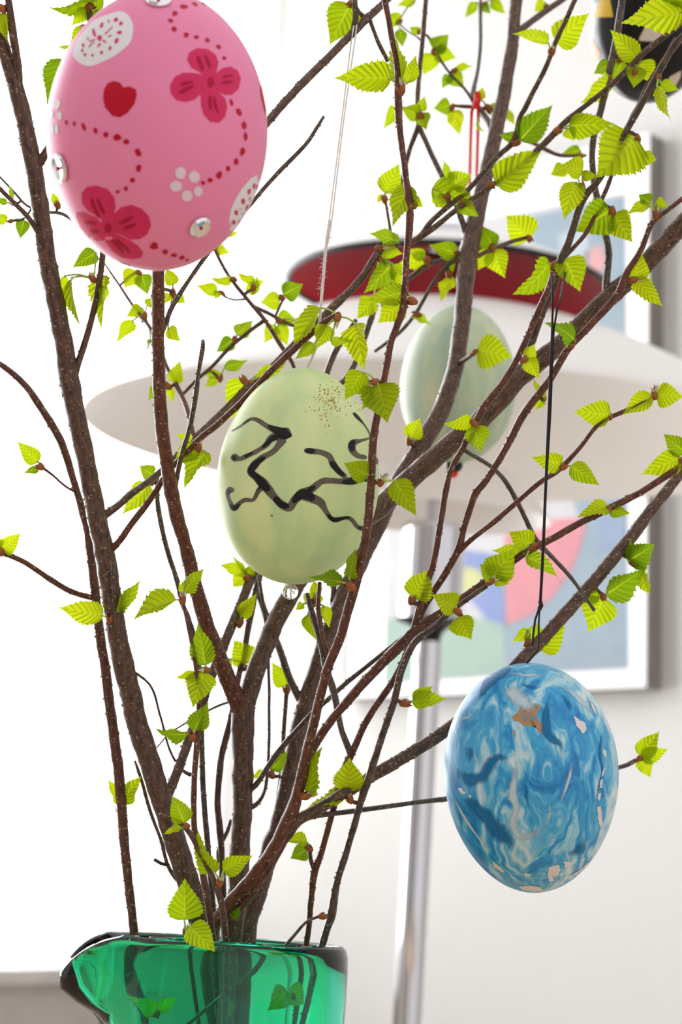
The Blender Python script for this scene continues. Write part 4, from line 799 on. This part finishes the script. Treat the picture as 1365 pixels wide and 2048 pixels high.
PK.string('hanging_thread', [PK.top, PK.top + Vector((0, 0, .008)), pt(316, -120, .4335)], .0004, M_THR)
# ---- the green egg with black cracks
def green(name, c0, c1, c2):
    m, nt = mat(name); L = nt.links.new; b = N(nt, 'ShaderNodeBsdfPrincipled'); b.inputs['Roughness'].default_value = .5
    tc = N(nt, 'ShaderNodeTexCoord'); mp = N(nt, 'ShaderNodeMapping'); mp.inputs['Scale'].default_value = (1, 1, .28); L(tc.outputs['Object'], mp.inputs[0])
    nz = N(nt, 'ShaderNodeTexNoise'); nz.inputs['Scale'].default_value = 110; nz.inputs['Detail'].default_value = 5; L(mp.outputs[0], nz.inputs[0])
    rp = N(nt, 'ShaderNodeValToRGB'); e = rp.color_ramp.elements; e[0].position = .32; e[0].color = (*c0, 1); e[1].position = .68; e[1].color = (*c2, 1); x = e.new(.5); x.color = (*c1, 1)
    L(nz.outputs[0], rp.inputs[0])
    L(rp.outputs[0], b.inputs['Base Color'])
    n2 = N(nt, 'ShaderNodeTexNoise'); n2.inputs['Scale'].default_value = 2200; L(tc.outputs['Object'], n2.inputs[0])
    bp = N(nt, 'ShaderNodeBump'); bp.inputs['Strength'].default_value = .25; bp.inputs['Distance'].default_value = .0001; L(n2.outputs[0], bp.inputs['Height']); L(bp.outputs[0], b.inputs['Normal'])
    out(nt, b.outputs[0]); return m
GR = Egg('pale green egg painted with black cracks, hanging on white twine', 597, 952, .525, 324, 434, 4, -.06, green('green_wash', (.52, .71, .35), (.64, .79, .37), (.75, .82, .41)))
P_K = eggshell('paint_black', (.012, .013, .016), .4, .3, 400); P_G = eggshell('paint_grey_wash', (.13, .115, .085), .5, .5, 300)
def z5(L_): return [[(420 + a / 3.79, 720 + b / 3.79, w / 3.79) for a, b, w in l] for l in L_]
cr = [[(165, 540, 14), (235, 500, 16), (305, 450, 22), (360, 455, 34), (440, 505, 42), (520, 540, 60), (580, 560, 95), (625, 575, 8)],
      [(540, 575, 60), (470, 590, 55), (420, 650, 40), (340, 700, 32), (265, 735, 38), (230, 750, 32), (190, 740, 62), (160, 745, 36)],
      [(560, 590, 70), (520, 650, 46), (480, 695, 42), (400, 740, 48), (345, 790, 62), (310, 845, 60), (350, 885, 60), (410, 940, 72), (450, 990, 70), (490, 1040, 52), (545, 1095, 62), (605, 1118, 60), (645, 1060, 62), (700, 1015, 74), (770, 980, 56), (850, 920, 46), (920, 915, 42), (1000, 920, 44), (1080, 915, 58), (1150, 900, 46), (1205, 915, 18)],
      [(410, 960, 56), (370, 990, 36), (330, 1060, 28), (270, 1060, 32), (225, 1085, 32), (185, 1125, 46), (155, 1080, 30), (135, 1020, 32), (150, 985, 46), (185, 990, 30)],
      [(715, 685, 30), (760, 690, 48), (840, 700, 40), (905, 730, 46), (935, 790, 54), (985, 850, 44), (1035, 890, 34)],
      [(700, 1020, 70), (780, 1050, 72), (840, 1080, 58), (880, 1145, 42), (920, 1200, 36), (960, 1210, 36), (1030, 1195, 26), (1075, 1210, 30), (1120, 1265, 32), (1165, 1280, 40), (1160, 1310, 16)],
      [(1085, 400, 20), (1115, 430, 26), (1170, 490, 14), (1212, 560, 12), (1215, 590, 14), (1150, 610, 26), (1085, 630, 54), (1080, 680, 56), (1120, 725, 40), (1190, 740, 34)],
      [(1262, 740, 20), (1268, 790, 30)], [(75, 1205, 14), (88, 1240, 16)]]
GR.stroke('painted_crack_wash', z5(cr), P_G, 1)
bl = [[(440, 500, 22), (500, 530, 50), (560, 560, 90), (620, 575, 10)], [(520, 580, 45), (470, 600, 40), (440, 630, 28), (400, 665, 20)], [(330, 700, 14), (265, 735, 26)], [(200, 735, 44), (170, 748, 30)],
      [(420, 735, 26), (345, 790, 48), (315, 845, 52), (360, 890, 50), (410, 950, 62), (450, 990, 50)], [(490, 1040, 38), (545, 1095, 50), (600, 1110, 44)], [(630, 1080, 30), (680, 1025, 60), (740, 1020, 70), (790, 1060, 46)], [(740, 995, 40), (800, 955, 26)], [(1000, 925, 24), (1080, 918, 48), (1150, 900, 40), (1200, 912, 18)],
      [(720, 688, 24), (760, 690, 44), (800, 692, 24)], [(915, 770, 30), (940, 800, 46), (985, 850, 36), (1020, 875, 22)], [(890, 1170, 20), (940, 1212, 32), (1010, 1200, 20), (1060, 1190, 14)], [(1120, 1265, 18), (1165, 1285, 36)], [(230, 1090, 16), (185, 1125, 38), (160, 1095, 18)], [(150, 985, 36), (130, 1020, 18)], [(1090, 400, 16), (1115, 430, 22), (1160, 480, 9)], [(1100, 612, 26), (1070, 645, 42), (1085, 690, 36)], [(305, 452, 12), (250, 485, 9)], [(380, 960, 26), (365, 985, 18)]]
GR.stroke('painted_crack', z5(bl), P_K, 2.2)
rs = random.Random(4)
GR.paint('brown_speckles', [ell(420 + (860 + rs.gauss(0, 1) * 75 + i * .9) / 3.79, 720 + (280 + rs.gauss(0, 1) * 75 + i * .7) / 3.79, rs.uniform(.5, 1.7), rs.uniform(.5, 2), 0, 7, .3, i) for i in range(120)] + [ell(543.5, 1031, 3, 2.5, 0, 9, .3)], eggshell('speckle_brown', (.42, .22, .05), .6, .3, 500), 1)
M_BEAD, nt = mat('clear_glass_bead'); g = N(nt, 'ShaderNodeBsdfPrincipled'); g.inputs['Base Color'].default_value = (.95, .94, .95, 1); g.inputs['Roughness'].default_value = .03; g.inputs['Transmission Weight'].default_value = 1; g.inputs['IOR'].default_value = 1.45; out(nt, g.outputs[0])
def bead(E_, P, r, m, name='bead', hole=.2):
    pf = [(r * hole, -r * .97)] + [(r * math.cos(a), r * math.sin(a)) for a in [math.radians(-78 + i * 12) for i in range(14)]] + [(r * hole, r * .97), (r * hole, -r * .97)]
    return obj(name, lathe(pf, P, E_.ax, 32), m, E_.t)
bead(GR, GR.bot - GR.ax * 15 * GR.U, 16.5 * GR.U, M_BEAD)
z_ = GR.z
GR.string('hanging_twine', [GR.top - GR.ax * .001, pt(634, 690, z_), pt(644, 590, z_), pt(654, 480, z_), pt(660, 440, z_)], .00042, M_THR)
pz = near('C4', 706, 66)[2]
GR.string('hanging_twine', [pt(653, 490, z_), pt(659, 440, z_), pt(684, 240, lerp(z_, pz, .55)), pt(704, 75, pz - .0012), pt(708, 52, pz - .0022), pt(712, 60, pz + .001)], .00020, M_THR)
GR.string('hanging_twine', [pt(655, 490, z_), pt(664, 440, z_), pt(688, 240, lerp(z_, pz, .55)), pt(711, 75, pz - .0012), pt(714, 50, pz - .002), pt(712, 60, pz + .001)], .00020, M_THR)
fz = []
rs = random.Random(9); V, Fc = [], []
for i in range(46):
    u = rs.random(); a = pt(660 - 20 * u + rs.uniform(-3, 3), 445 + 150 * u, z_)
    C = catmull([a, a + Vector((rs.uniform(-.001, .001), rs.uniform(-.0006, .0006), rs.uniform(-.0006, .0006))), a + Vector((rs.uniform(-.0016, .0016), rs.uniform(-.0008, .0008), rs.uniform(-.001, .001)))], .0004)
    v, f, uv = tube(C, [.00004] * len(C), 3); k = len(V); V += v; Fc += [tuple(q + k for q in ff_) for ff_ in f]
o = obj('twine_fuzz', mesh(V, Fc), M_THR, GR.t); o['kind'] = 'stuff'
# ---- the pale sea-green egg behind
SG = Egg('smaller plain sea-green egg hanging on red thread behind the thick branch', 917, 768, .744, 232, 318, 3, -.05, green('sea_green_wash', (.33, .45, .33), (.45, .55, .39), (.60, .65, .43)))
o = bead(SG, SG.bot - SG.ax * 2 * SG.U, 18 * SG.U, M_BLACK); bead(SG, SG.bot - SG.ax * 20 * SG.U, 9 * SG.U, M_RTHR)
rz = near('E9', 948, 205)[2]
SG.string('hanging_thread', [SG.top, pt(931, 540, .744), pt(938, 430, .743), pt(944, 225, rz - .002), pt(953, 190, rz - .003)], .0006, M_RTHR)
SG.string('hanging_thread', [SG.top, pt(935, 540, .744), pt(950, 430, .743), pt(957, 240, rz - .002), pt(957, 190, rz - .003)], .0006, M_RTHR)
SG.string('thread_knot', [pt(952, 215, rz - .004), pt(956, 200, rz - .005), pt(955, 186, rz - .004)], .0011, M_RTHR)
# ---- the marbled blue egg
def marble():
    m, nt = mat('blue_marbling'); L = nt.links.new; b = N(nt, 'ShaderNodeBsdfPrincipled'); b.inputs['Roughness'].default_value = .38
    tc = N(nt, 'ShaderNodeTexCoord')
    mp = N(nt, 'ShaderNodeMapping'); mp.inputs['Rotation'].default_value = (.2, .35, .3); mp.inputs['Scale'].default_value = (1.25, 1, .62); L(tc.outputs['Object'], mp.inputs[0])
    n0 = N(nt, 'ShaderNodeTexNoise'); n0.inputs['Scale'].default_value = 50; n0.inputs['Detail'].default_value = 3; L(mp.outputs[0], n0.inputs[0])
    ma = N(nt, 'ShaderNodeMixRGB'); ma.blend_type = 'LINEAR_LIGHT'; ma.inputs[0].default_value = .028; L(mp.outputs[0], ma.inputs[1]); L(n0.outputs['Color'], ma.inputs[2])
    n1 = N(nt, 'ShaderNodeTexNoise'); n1.inputs['Scale'].default_value = 58; n1.inputs['Detail'].default_value = 10; n1.inputs['Roughness'].default_value = .60; n1.inputs['Distortion'].default_value = 1.3; L(ma.outputs[0], n1.inputs[0])
    rp = N(nt, 'ShaderNodeValToRGB'); e = rp.color_ramp.elements; e[0].position = .30; e[0].color = (.002, .12, .36, 1); e[1].position = .68; e[1].color = (.72, .76, .76, 1)
    for p, c in ((.40, (.008, .24, .56)), (.48, (.04, .37, .66)), (.55, (.24, .55, .72)), (.61, (.50, .69, .75))): x = e.new(p); x.color = (*c, 1)
    L(n1.outputs[0], rp.inputs[0])
    n2 = N(nt, 'ShaderNodeTexNoise'); n2.inputs['Scale'].default_value = 95; n2.inputs['Detail'].default_value = 8; n2.inputs['Roughness'].default_value = .75; L(tc.outputs['Object'], n2.inputs[0])
    th = N(nt, 'ShaderNodeMapRange'); th.inputs[1].default_value = .655; th.inputs[2].default_value = .675; L(n2.outputs[0], th.inputs[0])
    mx = N(nt, 'ShaderNodeMix', data_type='RGBA'); mx.inputs[7].default_value = (.74, .70, .70, 1); L(th.outputs[0], mx.inputs[0]); L(rp.outputs[0], mx.inputs[6]); L(mx.outputs[2], b.inputs['Base Color'])
    n3 = N(nt, 'ShaderNodeTexNoise'); n3.inputs['Scale'].default_value = 1500; L(tc.outputs['Object'], n3.inputs[0])
    bp = N(nt, 'ShaderNodeBump'); bp.inputs['Strength'].default_value = .15; bp.inputs['Distance'].default_value = .0001; L(n3.outputs[0], bp.inputs['Height']); L(bp.outputs[0], b.inputs['Normal'])
    out(nt, b.outputs[0]); return m
BL = Egg('blue and white marbled egg with a small brown patch, on black thread', 1063, 1555, .50, 348, 458, -2.5, .055, marble())
def z6(L_): return [(865 + a / 2.73, 1300 + b / 2.73) for a, b in L_]
BL.paint('brown_patch', [z6([(435, 365), (470, 340), (478, 310), (515, 318), (555, 298), (590, 298), (590, 325), (565, 350), (580, 385), (602, 405), (612, 450), (590, 458), (570, 425), (530, 412), (495, 412), (470, 390), (445, 385)]), z6([(443, 440), (452, 437), (458, 470), (450, 478)])], eggshell('patch_brown', (.42, .24, .13), .6, .25, 500), 1)
BL.paint('patch_spots', [ell(*z6([(506, 372)])[0], 5, 6, 0, 12, .2), ell(*z6([(547, 374)])[0], 5.5, 6, 0, 12, .2), ell(*z6([(508, 335)])[0], 3, 2, 0, 8, .2), ell(*z6([(488, 350)])[0], 1.5, 1.5, 0, 8, .2), ell(*z6([(535, 345)])[0], 1.5, 1.5, 0, 8, .2), ell(*z6([(570, 312)])[0], 4, 3, 0, 8, .2)], eggshell('spot_blue_grey', (.16, .26, .30), .5, .1, 500), 2)

def brushed(name, c0, c1, dens):
    """thin paint: dense in the middle of a brush stroke, broken up towards its sides and ends"""
    m, nt = mat(name); L = nt.links.new; b = N(nt, 'ShaderNodeBsdfPrincipled'); b.inputs['Roughness'].default_value = .4; b.inputs['Specular IOR Level'].default_value = .25
    tc = N(nt, 'ShaderNodeTexCoord'); nz = N(nt, 'ShaderNodeTexNoise'); nz.inputs['Scale'].default_value = 420; nz.inputs['Detail'].default_value = 8; nz.inputs['Roughness'].default_value = .7; L(tc.outputs['Object'], nz.inputs[0])
    mx = N(nt, 'ShaderNodeMix', data_type='RGBA'); mx.inputs[6].default_value = (*c0, 1); mx.inputs[7].default_value = (*c1, 1); L(nz.outputs[0], mx.inputs[0]); L(mx.outputs[2], b.inputs['Base Color'])
    sx = N(nt, 'ShaderNodeSeparateXYZ'); L(tc.outputs['UV'], sx.inputs[0])
    a = N(nt, 'ShaderNodeMath', operation='SUBTRACT'); a.inputs[1].default_value = .5; L(sx.outputs[0], a.inputs[0]); ab = N(nt, 'ShaderNodeMath', operation='ABSOLUTE'); L(a.outputs[0], ab.inputs[0])
    e1 = N(nt, 'ShaderNodeMapRange'); e1.inputs[1].default_value = .5; e1.inputs[2].default_value = .1; L(ab.outputs[0], e1.inputs[0])
    e2 = N(nt, 'ShaderNodeMapRange'); e2.inputs[1].default_value = 0; e2.inputs[2].default_value = 1; L(sx.outputs[1], e2.inputs[0])
    mu = N(nt, 'ShaderNodeMath', operation='MULTIPLY'); L(e1.outputs[0], mu.inputs[0]); L(e2.outputs[0], mu.inputs[1])
    n2 = N(nt, 'ShaderNodeTexNoise'); n2.inputs['Scale'].default_value = 260; n2.inputs['Detail'].default_value = 9; n2.inputs['Roughness'].default_value = .65; n2.inputs['Distortion'].default_value = .6
    mq = N(nt, 'ShaderNodeMapping'); mq.inputs['Scale'].default_value = (1, 1, .45); mq.inputs['Rotation'].default_value = (.3, .7, .2); L(tc.outputs['Object'], mq.inputs[0]); L(mq.outputs[0], n2.inputs[0])
    nm = N(nt, 'ShaderNodeMath', operation='MULTIPLY_ADD'); nm.inputs[1].default_value = 1.9; nm.inputs[2].default_value = -.45; L(n2.outputs[0], nm.inputs[0])
    ad = N(nt, 'ShaderNodeMath', operation='ADD'); L(mu.outputs[0], ad.inputs[0]); L(nm.outputs[0], ad.inputs[1])
    al = N(nt, 'ShaderNodeMapRange'); al.inputs[1].default_value = .55; al.inputs[2].default_value = 1.35; al.inputs[4].default_value = dens; L(ad.outputs[0], al.inputs[0]); L(al.outputs[0], b.inputs['Alpha'])
    out(nt, b.outputs[0]); return m
P_BD = brushed('paint_deep_blue', (.003, .12, .32), (.004, .20, .42), .95); P_BW = brushed('paint_pale_blue', (.30, .50, .60), (.70, .76, .78), .95); P_CH = eggshell('bare_shell', (.74, .68, .68), .5, .05, 400)
def zb(L_): return [[(865 + a / 2.73, 1300 + b / 2.73, w / 2.73) for a, b, w in l] for l in L_]
BL.stroke('painted_swirl', zb([[(150, 800, 20), (230, 850, 70), (330, 950, 110), (420, 1050, 90), (455, 1090, 20)], [(440, 600, 20), (350, 590, 60), (270, 690, 90), (190, 700, 90), (120, 640, 20)], [(640, 250, 20), (620, 380, 60), (640, 470, 60), (700, 520, 40), (700, 600, 20)], [(690, 230, 20), (740, 290, 40), (755, 360, 20)], [(250, 290, 10), (300, 190, 60), (400, 110, 60), (440, 90, 10)], [(480, 180, 16), (540, 205, 32), (610, 200, 16)], [(840, 1020, 30), (800, 1090, 70), (740, 1110, 30)], [(180, 530, 20), (210, 560, 60), (200, 620, 30)], [(520, 720, 10), (515, 800, 30), (530, 860, 12)], [(930, 440, 8), (915, 560, 22), (930, 660, 16), (905, 780, 30), (900, 860, 10)]]), P_BD, 1)
BL.stroke('painted_pale_swirl', zb([[(440, 540, 20), (460, 600, 36), (450, 690, 50), (440, 790, 60), (460, 860, 40), (440, 950, 60), (480, 1020, 40), (560, 1000, 60), (600, 960, 10)], [(230, 500, 10), (235, 580, 16), (260, 620, 24), (310, 600, 10)], [(460, 170, 10), (440, 130, 12), (520, 140, 16), (640, 130, 10)], [(690, 190, 12), (760, 230, 26), (820, 290, 40), (880, 350, 20)], [(125, 390, 8), (190, 370, 20), (250, 345, 12)], [(150, 440, 6), (148, 520, 10), (155, 600, 8)], [(420, 1110, 10), (470, 1080, 16), (470, 1040, 8)], [(745, 590, 8), (760, 640, 20), (735, 740, 20), (700, 830, 10)], [(640, 820, 6), (640, 900, 20), (610, 980, 8)], [(105, 780, 6), (200, 950, 20), (330, 1120, 8)], [(380, 210, 50), (440, 240, 110), (520, 300, 90), (560, 280, 30)]]), P_BW, 1.4)
def rough(P, a=2.4):
    R = []
    for i, p in enumerate(P):
        q = P[(i + 1) % len(P)]; n = max(1, int(math.hypot(q[0] - p[0], q[1] - p[1]) / 3))
        for k in range(n):
            x, y = lerp(p[0], q[0], k / n), lerp(p[1], q[1], k / n); v = noise.noise_vector(Vector((x * .31, y * .31, 2))); R.append((x + a * v.x, y + a * v.y))
    return R
BL.paint('bare_shell_fleck', [rough(z6(p)) for p in ([(145, 750), (165, 752), (170, 768), (182, 775), (180, 788), (160, 780), (146, 770)], [(200, 788), (213, 790), (212, 806), (202, 803)], [(330, 1145), (355, 1165), (385, 1195), (395, 1215), (370, 1205), (340, 1180)], [(640, 1180), (690, 1170), (700, 1200), (690, 1225), (660, 1240), (665, 1260), (640, 1262), (630, 1225)], [(505, 1215), (540, 1222), (530, 1240), (510, 1235)], [(900, 860), (918, 850), (925, 900), (930, 940), (918, 970), (905, 930)], [(905, 780), (918, 785), (912, 820), (902, 815)], [(915, 720), (930, 700), (925, 750), (912, 755)], [(935, 640), (942, 650), (930, 690), (922, 695)], [(930, 530), (950, 560), (945, 590), (932, 570)], [(770, 360), (800, 380), (835, 400), (838, 440), (820, 455), (790, 420)], [(850, 260), (880, 300), (895, 350), (880, 340)], [(720, 1150), (760, 1155), (750, 1185), (725, 1190)], [(740, 1235), (790, 1210), (830, 1180), (860, 1150), (840, 1180), (790, 1225)], [(810, 1140), (832, 1135), (825, 1155)], [(470, 1288), (520, 1284), (590, 1292), (608, 1310), (570, 1318), (500, 1308)])], P_CH, 2)
zz = near('C9', 1125, 550)[2]; za = near('G4', 1106, 548)[2]
BL.string('hanging_thread', [pt(1104, 548, za - .0022), pt(1106, 600, .4965), pt(1105, 655, .4985), pt(1098, 820, .499), pt(1092, 960, .4995), pt(1086, 1100, .5), pt(1080, 1213, .5)], .00028, M_BTHR)
BL.string('hanging_thread', [pt(1131, 545, zz - .0018), pt(1121, 600, .4975), pt(1109, 655, .499), pt(1102, 820, .4995), pt(1094, 960, .5), pt(1088, 1100, .5), pt(1082, 1213, .5)], .00028, M_BTHR)
BL.string('thread_knot', [pt(1081, 1203, .5), pt(1083, 1211, .4995), pt(1079, 1219, .5)], .0006, M_BTHR)
BL.string('hanging_thread', [pt(1080, 1215, .5), pt(1078, 1250, .5), pt(1076, 1300, .5), BL.top], .00025, M_BTHR)
BL.string('thread_tail', [pt(1079, 1216, .499), pt(1071, 1240, .4985), pt(1067, 1270, .4985), pt(1065, 1292, .4988)], .0003, M_BTHR)
# ---- the black egg with triangles
BK = Egg('glossy black egg with yellow, orange and cream triangles, top right', 1300, 42, .715, 240, 326, 3, -.03, eggshell('black_lacquer', (.006, .006, .007), .22, .1, 100, .02, .3, 0))
T_Y = eggshell('paint_yellow', (.72, .47, .045), .4, .05, 200); T_O = eggshell('paint_orange', (.75, .30, .12), .4, .05, 200); T_C = eggshell('paint_cream', (.68, .58, .50), .4, .05, 200)
def z4(L_): return [(1065 + a / 4.55, b / 4.55) for a, b in L_]
def tri(L_, n=6): return [(lerp(L_[i][0], L_[(i + 1) % len(L_)][0], k / n), lerp(L_[i][1], L_[(i + 1) % len(L_)][1], k / n)) for i in range(len(L_)) for k in range(n)]
BK.paint('painted_triangle', [tri(z4([(640, -60), (700, -60), (740, 155), (560, 160)]))], T_Y, 2)
BK.paint('painted_triangle', [tri(z4([(545, 345), (630, 490), (580, 570), (535, 440)]))], T_O, 2)
BK.paint('painted_triangle', [tri(z4([(1080, 150), (1130, 190), (1190, 360), (1170, 380), (980, 372), (975, 350)]))], T_C, 2)
BK.paint('painted_triangle', [tri(z4([(780, 425), (840, 500), (770, 500)]))], T_Y, 2)
BK.paint('painted_triangle', [tri(z4([(1355, 640), (1350, 700), (1300, 790), (1220, 800), (1250, 700)]))], T_C, 2)
BK.string('hanging_thread', [BK.top, pt(1304, -130, .715), pt(1301, -178, .712)], .0004, M_BTHR)
for code, (V, Fc) in WARTS.items():
    if V: o = obj('bark_warts', mesh(V, Fc, False), WART, THINGS[code]); o['kind'] = 'stuff'
